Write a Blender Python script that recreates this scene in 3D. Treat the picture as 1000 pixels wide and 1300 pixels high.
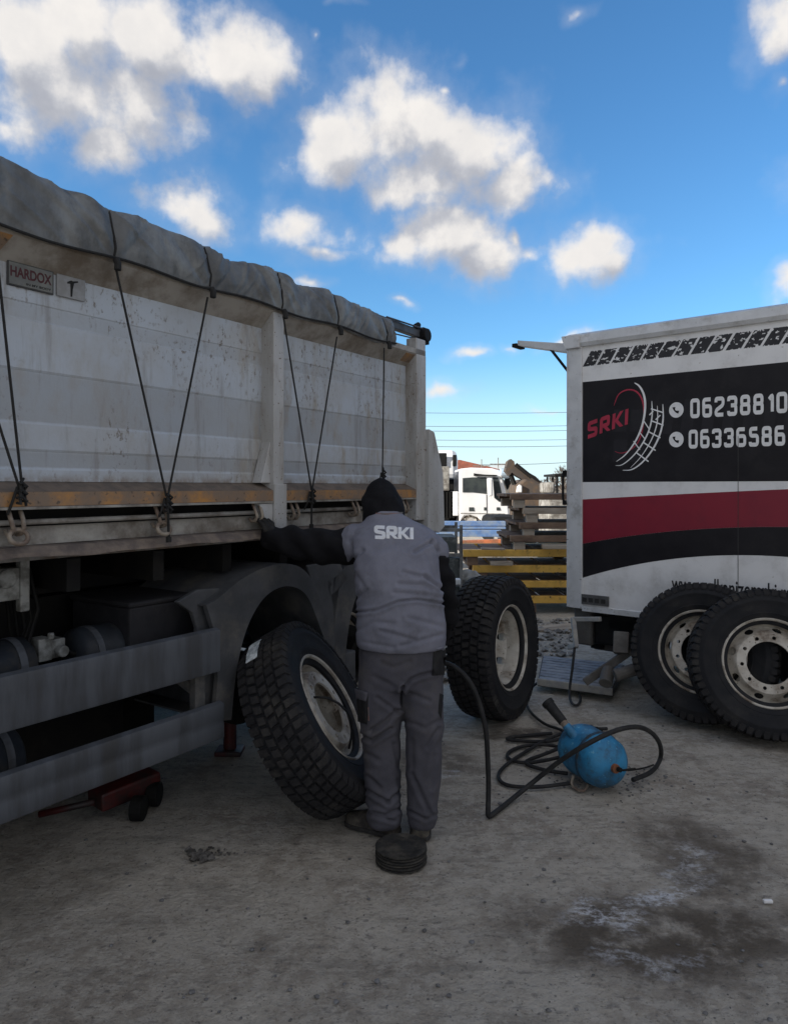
import bpy, bmesh, math, random
from mathutils import Vector, Matrix, noise
from mathutils.bvhtree import BVHTree
R = math.radians
random.seed(7)
for o in list(bpy.data.objects): bpy.data.objects.remove(o)
C = bpy.context.scene.collection
SC = bpy.context.scene
# ------------------------------------------------------------------ camera
H = 1.65; F = 900.0; HOR = 618.0
cam = bpy.data.cameras.new('camera'); co = bpy.data.objects.new('camera', cam); C.objects.link(co)
co.location = (0, 0, H); co.rotation_euler = (R(90), 0, 0)
cam.sensor_fit = 'VERTICAL'; cam.sensor_height = 36; cam.lens = 36*F/1300
cam.shift_y = -(650-HOR)/1300; cam.clip_end = 3000; cam.clip_start = .05
SC.camera = co
# ------------------------------------------------------------------ world
SUN = Vector((-.86, -.345, .355)).normalized(); HALL_H = 2.95+17.5*SUN.z/-SUN.x
W = bpy.data.worlds.new('World'); SC.world = W; W.use_nodes = True
nt = W.node_tree; nt.nodes.clear()
def N(t, ty, **k):
    n = t.nodes.new(ty)
    for a, b in k.items():
        if a == 'inp':
            for i, v in b.items():
                if isinstance(v, bpy.types.NodeSocket): t.links.new(v, n.inputs[i])
                else: n.inputs[i].default_value = v
        else: setattr(n, a, b)
    return n
def mth(t, op, a, b=0.0, c=None, clamp=False):
    d = {0: a, 1: b}
    if c is not None: d[2] = c
    return N(t, 'ShaderNodeMath', operation=op, use_clamp=clamp, inp=d).outputs[0]
def pxang(px, py):
    az = math.atan((px-500)/F); el = math.atan((HOR-py)/F*math.cos(az)); return az, el
BLOBS = [(30,55,75,55,1.0),(110,45,60,55,1.0),(60,110,110,60,1.0),(190,60,75,55,1.0),(300,75,88,46,1.0),(175,130,80,55,1.05),(135,180,55,42,.9),(10,150,50,30,.6),
 (425,185,60,50,1.05),(500,170,90,55,1.15),(590,200,80,55,1.1),(650,225,45,40,1.0),(540,240,90,40,.95),
 (565,297,90,40,1.05),(615,318,70,34,1.0),(662,296,18,20,.7),
 (735,328,66,34,1.05),(775,335,34,24,.85),(675,322,40,22,.8),(520,300,50,26,.9),
 (240,265,66,36,1.0),(215,250,35,22,.7),(385,285,70,35,.72),(415,315,60,20,.5),(400,45,14,14,.45),(565,105,20,14,.4),(725,428,55,14,.62),(565,497,34,18,.85),(590,447,40,12,.5),(645,440,26,12,.5),
 (992,28,42,40,.9),(990,105,22,25,.5),(995,347,34,20,.85),(580,78,26,14,.3),(740,8,34,16,.3),(425,0,40,10,.2),
 (640,590,50,10,.5),(700,520,60,8,.35),(400,355,40,12,.5),(510,385,30,10,.4),
 (-180,150,120,60,1.0),(1180,200,120,60,1.0),(1300,60,130,60,1.0),(-400,320,120,50,1.),(1500,330,140,50,1.),(-100,420,90,30,.9),(500,-260,130,60,.8),(150,-180,90,50,.7)]
g = bpy.data.node_groups.new('cloud_density', 'ShaderNodeTree')
g.interface.new_socket('P', in_out='INPUT', socket_type='NodeSocketVector')
g.interface.new_socket('D', in_out='OUTPUT', socket_type='NodeSocketFloat')
gi = g.nodes.new('NodeGroupInput'); go = g.nodes.new('NodeGroupOutput')
P = gi.outputs[0]
nw = N(g, 'ShaderNodeTexNoise', inp={'Vector': P, 'Scale': 9.0, 'Detail': 3.0, 'Roughness': .55})
w1 = N(g, 'ShaderNodeVectorMath', operation='SUBTRACT', inp={0: nw.outputs['Color'], 1: (.5,.5,.5)}).outputs[0]
w2 = N(g, 'ShaderNodeVectorMath', operation='MULTIPLY_ADD', inp={0: w1, 1: (.085,.07,0), 2: P}).outputs[0]
cur = None
for px, py, rx, ry, st in BLOBS:
    a, e = pxang(px, py)
    s = math.cos(a)**1.0
    v = N(g, 'ShaderNodeVectorMath', operation='SUBTRACT', inp={0: w2, 1: (a, e, 0)}).outputs[0]
    v = N(g, 'ShaderNodeVectorMath', operation='MULTIPLY', inp={0: v, 1: (F/rx/s, F/ry/s, 0)}).outputs[0]
    l = N(g, 'ShaderNodeVectorMath', operation='LENGTH', inp={0: v}).outputs['Value']
    d = mth(g, 'SUBTRACT', st-.08, mth(g, 'MULTIPLY', l, .9))
    cur = d if cur is None else mth(g, 'SMOOTH_MAX', cur, d, .12)
# cloud cover beyond the frame, thickened to add light to the yard
nb = N(g, 'ShaderNodeTexNoise', inp={'Vector': P, 'Scale': 2.3, 'Detail': 2.0}).outputs[0]
sp = N(g, 'ShaderNodeSeparateXYZ', inp={0: P})
off = mth(g, 'MAXIMUM', mth(g, 'SUBTRACT', mth(g, 'ABSOLUTE', sp.outputs[0]), .95), mth(g, 'SUBTRACT', sp.outputs[1], .9))
offc = mth(g, 'MULTIPLY', off, 2.0, clamp=True)
bc = mth(g, 'MULTIPLY', mth(g, 'SUBTRACT', mth(g, 'MULTIPLY', nb, 5), 1.7), offc)
cur = mth(g, 'MAXIMUM', cur, mth(g, 'SUBTRACT', bc, mth(g, 'SUBTRACT', 1.0, offc)))
n1 = N(g, 'ShaderNodeTexNoise', inp={'Vector': P, 'Scale': 12.0, 'Detail': 11.0, 'Roughness': .56}).outputs[0]
f1 = mth(g, 'MULTIPLY', mth(g, 'SUBTRACT', n1, .5), 2.1)
tot = mth(g, 'ADD', cur, f1)
g.links.new(tot, go.inputs[0])
tc = N(nt, 'ShaderNodeTexCoord')
sx = N(nt, 'ShaderNodeSeparateXYZ', inp={0: tc.outputs['Generated']})
az = mth(nt, 'ARCTAN2', sx.outputs[0], sx.outputs[1])
el = mth(nt, 'ARCSINE', sx.outputs[2])
pv = N(nt, 'ShaderNodeCombineXYZ', inp={0: az, 1: el}).outputs[0]
G1 = N(nt, 'ShaderNodeGroup', node_tree=g, inp={0: pv}).outputs[0]
pv2 = N(nt, 'ShaderNodeVectorMath', operation='ADD', inp={0: pv, 1: (-.022, .045, 0)}).outputs[0]
G2 = N(nt, 'ShaderNodeGroup', node_tree=g, inp={0: pv2}).outputs[0]
def mr(t, v, a, b, c=0.0, d=1.0, smooth=True):
    return N(t, 'ShaderNodeMapRange', interpolation_type='SMOOTHSTEP' if smooth else 'LINEAR', inp={0: v, 1: a, 2: b, 3: c, 4: d}).outputs[0]
cover = mr(nt, G1, -.18, .62)
veil = mth(nt, 'MULTIPLY', mr(nt, G1, -.6, .3), .16)
cover = mth(nt, 'MAXIMUM', cover, veil)
shade = mr(nt, mth(nt, 'SUBTRACT', G1, mth(nt, 'MULTIPLY', G2, .92)), .5, -.22)
core = mr(nt, G2, .1, 1.15)
lit = mth(nt, 'SUBTRACT', 1.0, mth(nt, 'MULTIPLY', core, .50))
nd = N(nt, 'ShaderNodeTexNoise', inp={'Vector': pv, 'Scale': 16.0, 'Detail': 7.0, 'Roughness': .6}).outputs[0]
lit = mth(nt, 'ADD', mth(nt, 'MULTIPLY', lit, .55), mth(nt, 'MULTIPLY', mth(nt, 'SUBTRACT', 1.0, shade), .36))
lit = mth(nt, 'ADD', lit, mth(nt, 'MULTIPLY', mth(nt, 'SUBTRACT', nd, .5), .40))
cc = N(nt, 'ShaderNodeValToRGB', inp={0: lit})
r = cc.color_ramp; r.elements[0].position = .15; r.elements[0].color = (.33,.35,.41,1)
r.elements[1].position = .95; r.elements[1].color = (.82,.79,.76,1)
e_ = r.elements.new(.5); e_.color = (.50,.51,.55,1)
sky = N(nt, 'ShaderNodeTexSky', sky_type='NISHITA', sun_disc=False)
sky.sun_elevation = math.asin(SUN.z); sky.sun_rotation = math.atan2(SUN.x, SUN.y)
sky.air_density = 1.0; sky.dust_density = .35; sky.ozone_density = 3.0
hs = N(nt, 'ShaderNodeHueSaturation', inp={'Hue': .497, 'Saturation': 1.12, 'Value': 1.0, 'Color': sky.outputs[0]})
SKYS = .092
tint = N(nt, 'ShaderNodeMix', data_type='RGBA', blend_type='MULTIPLY', inp={0: 1.0, 6: hs.outputs[0], 7: (.76, .98, 1.10, 1)})
hz_ = mr(nt, sx.outputs[2], .20, -.02, 0.0, .80)
skyc = N(nt, 'ShaderNodeMix', data_type='RGBA', inp={0: hz_, 6: tint.outputs[2], 7: (.40/SKYS, .50/SKYS, .565/SKYS, 1)})
cv = N(nt, 'ShaderNodeVectorMath', operation='SCALE', inp={0: cc.outputs[0], 3: .55/SKYS})
mix = N(nt, 'ShaderNodeMix', data_type='RGBA', inp={0: cover, 6: skyc.outputs[2], 7: cv.outputs[0]})
bg = N(nt, 'ShaderNodeBackground', inp={0: mix.outputs[2], 1: SKYS})
wo = N(nt, 'ShaderNodeOutputWorld', inp={0: bg.outputs[0]})
W.cycles.sampling_method = 'MANUAL'; W.cycles.sample_map_resolution = 512
sl = bpy.data.lights.new('sun', 'SUN'); sl.energy = 4.6; sl.angle = R(.5); sl.color = (1, .93, .82)
so = bpy.data.objects.new('sun', sl); C.objects.link(so); so.rotation_euler = SUN.to_track_quat('Z', 'Y').to_euler()
SC.view_settings.view_transform = 'Standard'; SC.view_settings.look = 'None'
SC.view_settings.exposure = 1.03; SC.view_settings.gamma = 1; SC.view_settings.use_curve_mapping = False
# ------------------------------------------------------------------ helpers
def px2(px, py, Y): return Vector(((px-500)/F*Y, Y, H-(py-HOR)/F*Y))
def gnd(px, py): return px2(px, py, H*F/(py-HOR))
class MB:
    def __init__(s): s.v = []; s.f = []
    def add(s, vs, fs):
        n = len(s.v); s.v += [tuple(v) for v in vs]; s.f += [tuple(i+n for i in f) for f in fs]; return s
    def box(s, x0, x1, y0, y1, z0, z1):
        return s.add([(x0,y0,z0),(x1,y0,z0),(x1,y1,z0),(x0,y1,z0),(x0,y0,z1),(x1,y0,z1),(x1,y1,z1),(x0,y1,z1)],
            [(0,3,2,1),(4,5,6,7),(0,1,5,4),(1,2,6,5),(2,3,7,6),(3,0,4,7)])
    def obox(s, a, b, w, h, up=(0,0,1)):
        a = Vector(a); b = Vector(b); d = (b-a).normalized(); r_ = d.cross(Vector(up)).normalized(); u = r_.cross(d)
        vs = [p+r_*i*w/2+u*j*h/2 for p in (a, b) for i, j in ((-1,-1),(1,-1),(1,1),(-1,1))]
        return s.add(vs, [(0,1,2,3),(7,6,5,4),(0,4,5,1),(1,5,6,2),(2,6,7,3),(3,7,4,0)])
    def tube(s, pts, rad, n=8, cap=True):
        pts = [Vector(p) for p in pts]; rings = []; up = None
        for i, p in enumerate(pts):
            d = (pts[min(i+1, len(pts)-1)]-pts[max(i-1, 0)]).normalized()
            if up is None: up = Vector((0,0,1)) if abs(d.z) < .9 else Vector((1,0,0))
            a = d.cross(up).normalized(); b = a.cross(d).normalized(); up = b
            r_ = rad[i] if isinstance(rad, (list, tuple)) else rad
            rings.append([p+(a*math.cos(t)+b*math.sin(t))*r_ for t in [2*math.pi*k/n for k in range(n)]])
        return s.loft(rings, cap)
    def loft(s, rings, cap=True, close=True):
        n = len(rings[0]); vs = [v for r_ in rings for v in r_]; fs = []
        for i in range(len(rings)-1):
            for k in range(n if close else n-1):
                fs.append((i*n+k, i*n+(k+1) % n, (i+1)*n+(k+1) % n, (i+1)*n+k))
        if cap: fs.append(tuple(range(n))[::-1]); fs.append(tuple((len(rings)-1)*n+k for k in range(n)))
        return s.add(vs, fs)
    def cyl(s, a, b, r_, n=16): return s.tube([a, b], r_, n)
    def prism(s, poly, y0, y1):   # poly in (x, z), depth in y
        n = len(poly); vs = [(x, y0, z) for x, z in poly]+[(x, y1, z) for x, z in poly]
        return s.add(vs, [tuple(range(n)), tuple(range(n, 2*n))[::-1]]+[(i, i+n, (i+1) % n+n, (i+1) % n) for i in range(n)])
    def revolve(s, prof, n=48, closed=True):   # prof in (r, z)
        rings = [[(r_*math.cos(t), r_*math.sin(t), z) for r_, z in prof] for t in [2*math.pi*k/n for k in range(n)]]
        m = len(prof); vs = [v for q in rings for v in q]; fs = []
        for i in range(n):
            for k in range(m if closed else m-1):
                fs.append((i*m+k, ((i+1) % n)*m+k, ((i+1) % n)*m+(k+1) % m, i*m+(k+1) % m))
        return s.add(vs, fs)
    def mesh(s, name):
        me = bpy.data.meshes.new(name); me.from_pydata(s.v, [], s.f); me.update()
        bm = bmesh.new(); bm.from_mesh(me); bmesh.ops.recalc_face_normals(bm, faces=bm.faces); bm.to_mesh(me); bm.free()
        return me
def props(o, label=None, cat=None, group=None, kind=None):
    if label: o['label'] = label
    if cat: o['category'] = cat
    if group: o['group'] = group
    if kind: o['kind'] = kind
    return o
def obj(name, m, mt, parent=None, smooth=False, bevel=0, ang=35, loc=None, **k):
    me = m.mesh(name) if isinstance(m, MB) else m
    if mt is not None and not me.materials: me.materials.append(mt)
    o = bpy.data.objects.new(name, me); C.objects.link(o)
    if parent: o.parent = parent
    if loc is not None: o.location = loc
    if smooth:
        me.shade_smooth()
        if smooth == 'a': 
            try: me.set_sharp_from_angle(angle=R(ang))
            except Exception: pass
    if bevel:
        b = o.modifiers.new('bevel', 'BEVEL'); b.width = bevel; b.segments = 2; b.limit_method = 'ANGLE'; b.angle_limit = R(40)
    return props(o, **k)
def empty(name, loc=(0,0,0), rz=0, parent=None, **k):
    o = bpy.data.objects.new(name, None); C.objects.link(o); o.location = loc; o.rotation_euler = (0, 0, rz); o.empty_display_size = .1
    if parent: o.parent = parent
    return props(o, **k)
def copy_tree(o, parent=None, keep=False):
    c = o.copy(); C.objects.link(c)
    if parent: c.parent = parent
    for ch in list(o.children): copy_tree(ch, c)
    return c
_M = {}
def col(c): return (c, c, c) if isinstance(c, (int, float)) else c
def mat(name, c1, c2=None, sc=6, rough=.7, metal=0.0, bump=.0, bsc=60, stretch=(1,1,1), dirt=None, dsc=4, damt=.5, coat=0, lo=.35, hi=.65, det=6, speck=None, ssc=90, samt=.62, spec=.5):
    if name in _M: return _M[name]
    m = bpy.data.materials.new(name); m.use_nodes = True; t = m.node_tree; b = t.nodes['Principled BSDF']
    c1 = col(c1); c2 = col(c2) if c2 is not None else tuple(x*.8 for x in c1)
    tc = N(t, 'ShaderNodeTexCoord'); mp = N(t, 'ShaderNodeMapping', inp={0: tc.outputs['Object'], 3: stretch})
    n = N(t, 'ShaderNodeTexNoise', inp={'Vector': mp.outputs[0], 'Scale': sc, 'Detail': det, 'Roughness': .6})
    f = mr(t, n.outputs[0], lo, hi)
    mx = N(t, 'ShaderNodeMix', data_type='RGBA', inp={0: f, 6: (*c1, 1), 7: (*c2, 1)}); out = mx.outputs[2]
    if dirt is not None:
        n2 = N(t, 'ShaderNodeTexNoise', inp={'Vector': mp.outputs[0], 'Scale': dsc, 'Detail': 9, 'Roughness': .7})
        f2 = mr(t, n2.outputs[0], 1-damt-.12, 1-damt+.16)
        out = N(t, 'ShaderNodeMix', data_type='RGBA', inp={0: f2, 6: out, 7: (*col(dirt), 1)}).outputs[2]
    if speck is not None:
        n3 = N(t, 'ShaderNodeTexNoise', inp={'Vector': tc.outputs['Object'], 'Scale': ssc, 'Detail': 4, 'Roughness': .6})
        f3 = mr(t, n3.outputs[0], samt, samt+.06)
        out = N(t, 'ShaderNodeMix', data_type='RGBA', inp={0: f3, 6: out, 7: (*col(speck), 1)}).outputs[2]
    t.links.new(out, b.inputs['Base Color'])
    rr = N(t, 'ShaderNodeMapRange', inp={0: n.outputs[0], 3: max(.05, rough-.1), 4: min(1, rough+.12)})
    t.links.new(rr.outputs[0], b.inputs['Roughness'])
    b.inputs['Metallic'].default_value = metal
    b.inputs['Coat Weight'].default_value = coat; b.inputs['Specular IOR Level'].default_value = spec if max(c1) > .06 else .22
    if bump:
        nb_ = N(t, 'ShaderNodeTexNoise', inp={'Vector': mp.outputs[0], 'Scale': bsc, 'Detail': 5, 'Roughness': .65})
        bp = N(t, 'ShaderNodeBump', inp={'Strength': bump, 'Distance': .01, 'Height': nb_.outputs[0]})
        t.links.new(bp.outputs[0], b.inputs['Normal'])
    m.diffuse_color = (*c1, 1); _M[name] = m; return m
# text and strokes (flat shapes in x, y)
def text_polys(s, size=1.0, offset=0.0, shear=0.0, sx=1.0, align='LEFT'):
    cu = bpy.data.curves.new('t', 'FONT'); cu.body = s; cu.size = size; cu.offset = offset; cu.shear = shear; cu.align_x = align
    o = bpy.data.objects.new('t', cu); C.objects.link(o); dg = bpy.context.evaluated_depsgraph_get()
    me = bpy.data.meshes.new_from_object(o.evaluated_get(dg)); bpy.data.objects.remove(o)
    vs = [(v.co.x*sx, v.co.y) for v in me.vertices]; fs = [tuple(p.vertices) for p in me.polygons]
    bpy.data.meshes.remove(me); return vs, fs
def rpath(pts, rad, closed=False, k=4):
    pts = [Vector(p) for p in pts]; out = []; n = len(pts)
    for i, p in enumerate(pts):
        if not closed and i in (0, n-1): out.append(p); continue
        a = pts[i-1]-p; b = pts[(i+1) % n]-p; r_ = min(rad, a.length*.5, b.length*.5)
        A = p+a.normalized()*r_; B = p+b.normalized()*r_
        for j in range(k+1):
            u = j/k; out.append(A*(1-u)**2+p*2*u*(1-u)+B*u*u)
    return out
def ribbon(mb, path, w, closed=False, z=0.0, fn=None, cross=1):
    n = len(path); vs = []
    for i, p in enumerate(path):
        a = path[i-1] if (closed or i > 0) else p; b = path[(i+1) % n] if (closed or i < n-1) else p
        d1 = (p-a).normalized() if (p-a).length > 1e-9 else None; d2 = (b-p).normalized() if (b-p).length > 1e-9 else None
        d1 = d1 or d2; d2 = d2 or d1; d = (d1+d2)
        d = d.normalized() if d.length > 1e-6 else d1
        nrm = Vector((-d.y, d.x)); c_ = max(.5, d.dot(d1)); ww = w(i/(n-1)) if callable(w) else w
        for k in range(cross+1):
            q = p+nrm*(ww/2/c_)*(1-2*k/cross); vs.append((q.x, q.y, z))
    m = cross+1; fs = []
    for i in range(n if closed else n-1):
        j = (i+1) % n
        for k in range(cross): fs.append((i*m+k, i*m+k+1, j*m+k+1, j*m+k))
    if fn: vs = [fn(*v) for v in vs]
    return mb.add(vs, fs)
def resample(path, step, closed=False):
    out = []; n = len(path)
    for i in range(n if closed else n-1):
        a = path[i]; b = path[(i+1) % n]; L = (b-a).length
        if L < 1e-7: continue
        m = max(1, int(L/step))
        for j in range(m): out.append(a+(b-a)*j/m)
    if not closed: out.append(path[-1])
    return out
LOGO = {'S': (.78, [[(.82,.93),(.07,.93),(.07,.55),(.74,.45),(.74,.07),(0,.07)]]),
        'R': (.78, [[(.08,0),(.08,.93),(.72,.93),(.72,.45),(.2,.45)],[(.36,.42),(.8,0)]]),
        'K': (.78, [[(.08,0),(.08,1)],[(.76,1),(.30,.5)],[(.30,.5),(.80,0)]]),
        'I': (.1, [[(.08,0),(.08,1)]])}
def logo(mb, s, h, w, fn, gap=.14, step=.05, cross=3):
    def diag(a, b, z):
        n = 10; vs = []
        for i in range(n+1):
            p = a.lerp(b, i/n)
            for k in range(cross+1): vs.append(fn(p.x+w*h*1.15*(k/cross-.5), p.y, z))
        m = cross+1; mb.add(vs, [(i*m+k, i*m+k+1, (i+1)*m+k+1, (i+1)*m+k) for i in range(n) for k in range(cross)])
    x = 0
    for ch in s:
        adv, strokes = LOGO[ch]
        for si, st in enumerate(strokes):
            if len(st) == 2 and st[0][0] != st[1][0]:
                diag(Vector(((st[0][0]+x)*h, st[0][1]*h)), Vector(((st[1][0]+x)*h, st[1][1]*h)), si*.0006); continue
            pth = resample(rpath(st, .1, k=3), step)
            pth = [Vector(((q.x+x)*h, q.y*h)) for q in pth]
            ribbon(mb, pth, w*h, fn=fn, cross=cross, z=si*.0006)
        x += adv+w+gap*.6
    return x*h
# ------------------------------------------------------------------ ground
def ground_mat():
    m = bpy.data.materials.new('packed_dirt'); m.use_nodes = True; t = m.node_tree; b = t.nodes['Principled BSDF']
    tc = N(t, 'ShaderNodeTexCoord'); O = tc.outputs['Object']
    def nz(s, d=6, r_=.6, st=(1,1,1)):
        mp = N(t, 'ShaderNodeMapping', inp={0: O, 3: st}); return N(t, 'ShaderNodeTexNoise', inp={'Vector': mp.outputs[0], 'Scale': s, 'Detail': d, 'Roughness': r_}).outputs[0]
    def mixc(f, a, b_): return N(t, 'ShaderNodeMix', data_type='RGBA', inp={0: f, 6: a, 7: b_}).outputs[2]
    a = mixc(mr(t, nz(1.6, 9, .75), .38, .62), (.52,.475,.405,1), (.34,.30,.25,1))
    a = mixc(mth(t, 'MULTIPLY', mr(t, nz(14, 6, .7), .44, .6), .7), a, (.56,.52,.455,1))
    a = mixc(mth(t, 'MULTIPLY', mr(t, nz(24, 5, .7, (.7,1.3,1)), .54, .66), .6), a, (.20,.187,.17,1))
    a = mixc(mth(t, 'MULTIPLY', mr(t, nz(60, 4, .7), .56, .7), .7), a, (.12,.11,.095,1))
    a = mixc(mth(t, 'MULTIPLY', mr(t, nz(4, 8, .75, (.45,1.6,1)), .52, .64), .45), a, (.19,.175,.15,1))
    a = mixc(mth(t, 'MULTIPLY', mr(t, nz(110, 3, .6), .6, .72), .5), a, (.5,.48,.45,1))
    wn = N(t, 'ShaderNodeTexNoise', inp={'Vector': O, 'Scale': 2.6, 'Detail': 6, 'Roughness': .6})
    wv = N(t, 'ShaderNodeVectorMath', operation='MULTIPLY_ADD', inp={0: N(t, 'ShaderNodeVectorMath', operation='SUBTRACT', inp={0: wn.outputs['Color'], 1: (.5,.5,.5)}).outputs[0], 1: (.55,.55,0), 2: O}).outputs[0]
    def blob(cx, cy, rx, ry, rot=0):
        q = N(t, 'ShaderNodeVectorMath', operation='SUBTRACT', inp={0: wv, 1: (cx, cy, 0)}).outputs[0]
        q = N(t, 'ShaderNodeVectorRotate', rotation_type='Z_AXIS', inp={0: q, 'Angle': rot}).outputs[0]
        q = N(t, 'ShaderNodeVectorMath', operation='MULTIPLY', inp={0: q, 1: (1/rx, 1/ry, 0)}).outputs[0]
        l = N(t, 'ShaderNodeVectorMath', operation='LENGTH', inp={0: q}).outputs['Value']
        return mr(t, l, 1.1, .45)
    wet = mth(t, 'MAXIMUM', blob(1.0,2.62,.75,.32), mth(t, 'MULTIPLY', blob(1.35,3.2,.3,.45), .8))
    wet = mth(t, 'MAXIMUM', wet, blob(.9,4.75,.6,.18)); wet = mth(t, 'MAXIMUM', wet, mth(t,'MULTIPLY',blob(.25,4.3,.35,.4),.8))
    wet = mth(t, 'MULTIPLY', wet, mr(t, nz(5, 6, .7), .3, .55))
    a = mixc(mth(t, 'MULTIPLY', wet, .9), a, (.10,.08,.06,1))
    fr = mth(t, 'MAXIMUM', blob(.80,2.74,.25,.10), mth(t, 'MAXIMUM', blob(1.12,2.90,.22,.07,-.5), mth(t,'MULTIPLY',blob(1.33,3.15,.14,.22),.6)))
    fr = mth(t, 'MAXIMUM', fr, mth(t, 'MULTIPLY', blob(.9,2.5,.25,.08), .55)); fr = mth(t, 'MAXIMUM', fr, mth(t,'MULTIPLY',blob(.28,4.05,.12,.08),.8))
    fr = mth(t, 'MULTIPLY', fr, mth(t, 'MULTIPLY', mr(t, nz(13, 8, .78, (.7,1.5,1)), .43, .57), mr(t, nz(48, 6, .75), .38, .56)))
    a = mixc(fr, a, (.70,.71,.74,1))
    t.links.new(a, b.inputs['Base Color'])
    t.links.new(mth(t, 'SUBTRACT', .95, mth(t, 'MULTIPLY', wet, .25)), b.inputs['Roughness'])
    b.inputs['Specular IOR Level'].default_value = .25
    hh = mth(t, 'ADD', mth(t, 'MULTIPLY', nz(9, 8, .7), .8), mth(t, 'MULTIPLY', nz(45, 6, .7), .55))
    bp = N(t, 'ShaderNodeBump', inp={'Strength': .9, 'Distance': .04, 'Height': hh}); t.links.new(bp.outputs[0], b.inputs['Normal'])
    return m
def axis(lo, hi, st, far0, far1):
    a = []; x = lo
    while x < hi: a.append(x); x += st
    d = st; 
    while a[-1] < far1: d *= 1.35; a.append(a[-1]+d)
    d = st; b_ = [a[0]]
    while b_[-1] > far0: d *= 1.35; b_.append(b_[-1]-d)
    return b_[::-1][:-1]+a
def gz(x, y):
    w_ = max(0, min(1, (14-math.hypot(x, y))/6))
    v = Vector((x, y, 0))
    return w_*(noise.fractal(v*1.3, 1, 2, 3)*.008+noise.fractal(v*7, 1, 2, 3)*.0035)-.004
xs = axis(-3, 4, .035, -900, 900); ys = axis(1.6, 7, .035, -900, 1500)
gm = MB(); gm.v = [(x, y, gz(x, y)) for y in ys for x in xs]; nx = len(xs)
gm.f = [(j*nx+i, j*nx+i+1, (j+1)*nx+i+1, (j+1)*nx+i) for j in range(len(ys)-1) for i in range(nx-1)]
obj('ground', gm, ground_mat(), smooth=True, kind='structure')
mst = mat('stone', .2, (.10,.095,.09), sc=20, rough=.95, bump=.4)
def stone(mb, c, r_, rnd, flat=.7):
    a = rnd.random()*6.3; vs = []
    for (x, y, z) in ((1,0,0),(-1,0,0),(0,1,0),(0,-1,0),(0,0,1),(0,0,-1),(.6,.6,.5),(-.6,.6,.5),(-.6,-.6,.5),(.6,-.6,.5)):
        k = r_*(.7+.5*rnd.random()); X = x*math.cos(a)-y*math.sin(a); Y = x*math.sin(a)+y*math.cos(a)
        vs.append((c[0]+X*k*1.1, c[1]+Y*k*1.1, c[2]+z*k*flat))
    bm = bmesh.new(); bv = [bm.verts.new(v) for v in vs]; bmesh.ops.convex_hull(bm, input=bv)
    bm.verts.index_update(); mb.add([v.co[:] for v in bm.verts], [tuple(v.index for v in f.verts) for f in bm.faces]); bm.free()
rnd = random.Random(3); mb = MB()
for i in range(900):
    y = 2.1+rnd.random()**1.3*6; x = rnd.uniform(-.62, .66)*y
    r_ = .003+.009*rnd.random()**4; stone(mb, (x, y, gz(x, y)+r_*.3), r_, rnd)
for i in range(160):   # brighter clump near the wheels
    a = rnd.gauss(0, 1); b_ = rnd.gauss(0, 1); x = 1.25+a*.22; y = 4.0+b_*.12; r_ = .003+.006*rnd.random(); stone(mb, (x, y, gz(x, y)+r_*.3), r_, rnd)
obj('gravel', mb, mst, kind='stuff', label='small loose stones scattered over the packed dirt yard', cat='gravel')
# ------------------------------------------------------------------ wheels
rub = mat('tyre_rubber', (.013,.014,.017), (.022,.022,.024), sc=9, rough=.72, bump=.25, bsc=90, dirt=(.040,.038,.036), dsc=5, damt=.36)
trd = mat('tyre_tread', (.018,.018,.020), (.028,.027,.028), sc=14, rough=.85, bump=.35, bsc=70, dirt=(.06,.056,.05), dsc=6, damt=.42)
rimm = mat('rim_steel', (.56,.53,.47), (.42,.38,.32), sc=8, rough=.55, metal=.0, bump=.15, dirt=(.10,.065,.04), dsc=7, damt=.42, speck=(.08,.05,.03), ssc=40, samt=.64)
RT = .505
def tyre_mb():
    mb = MB(); w = .148
    half = [(.285,.115),(.30,.128),(.325,.142),(.335,.147),(.338,.145),(.37,.153),(.41,.157),(.414,.160),(.425,.160),(.43,.157),(.455,.152),(.475,.145),(.484,.138),(.487,.125)]
    prof = half+[(.4885,.09),(.4885,0)]+[(r_, -z) for r_, z in [(.4885,.09)]+half[::-1]]+[(.26,-.10),(.26,.10)]
    mb.revolve(prof, 96); return mb
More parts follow.
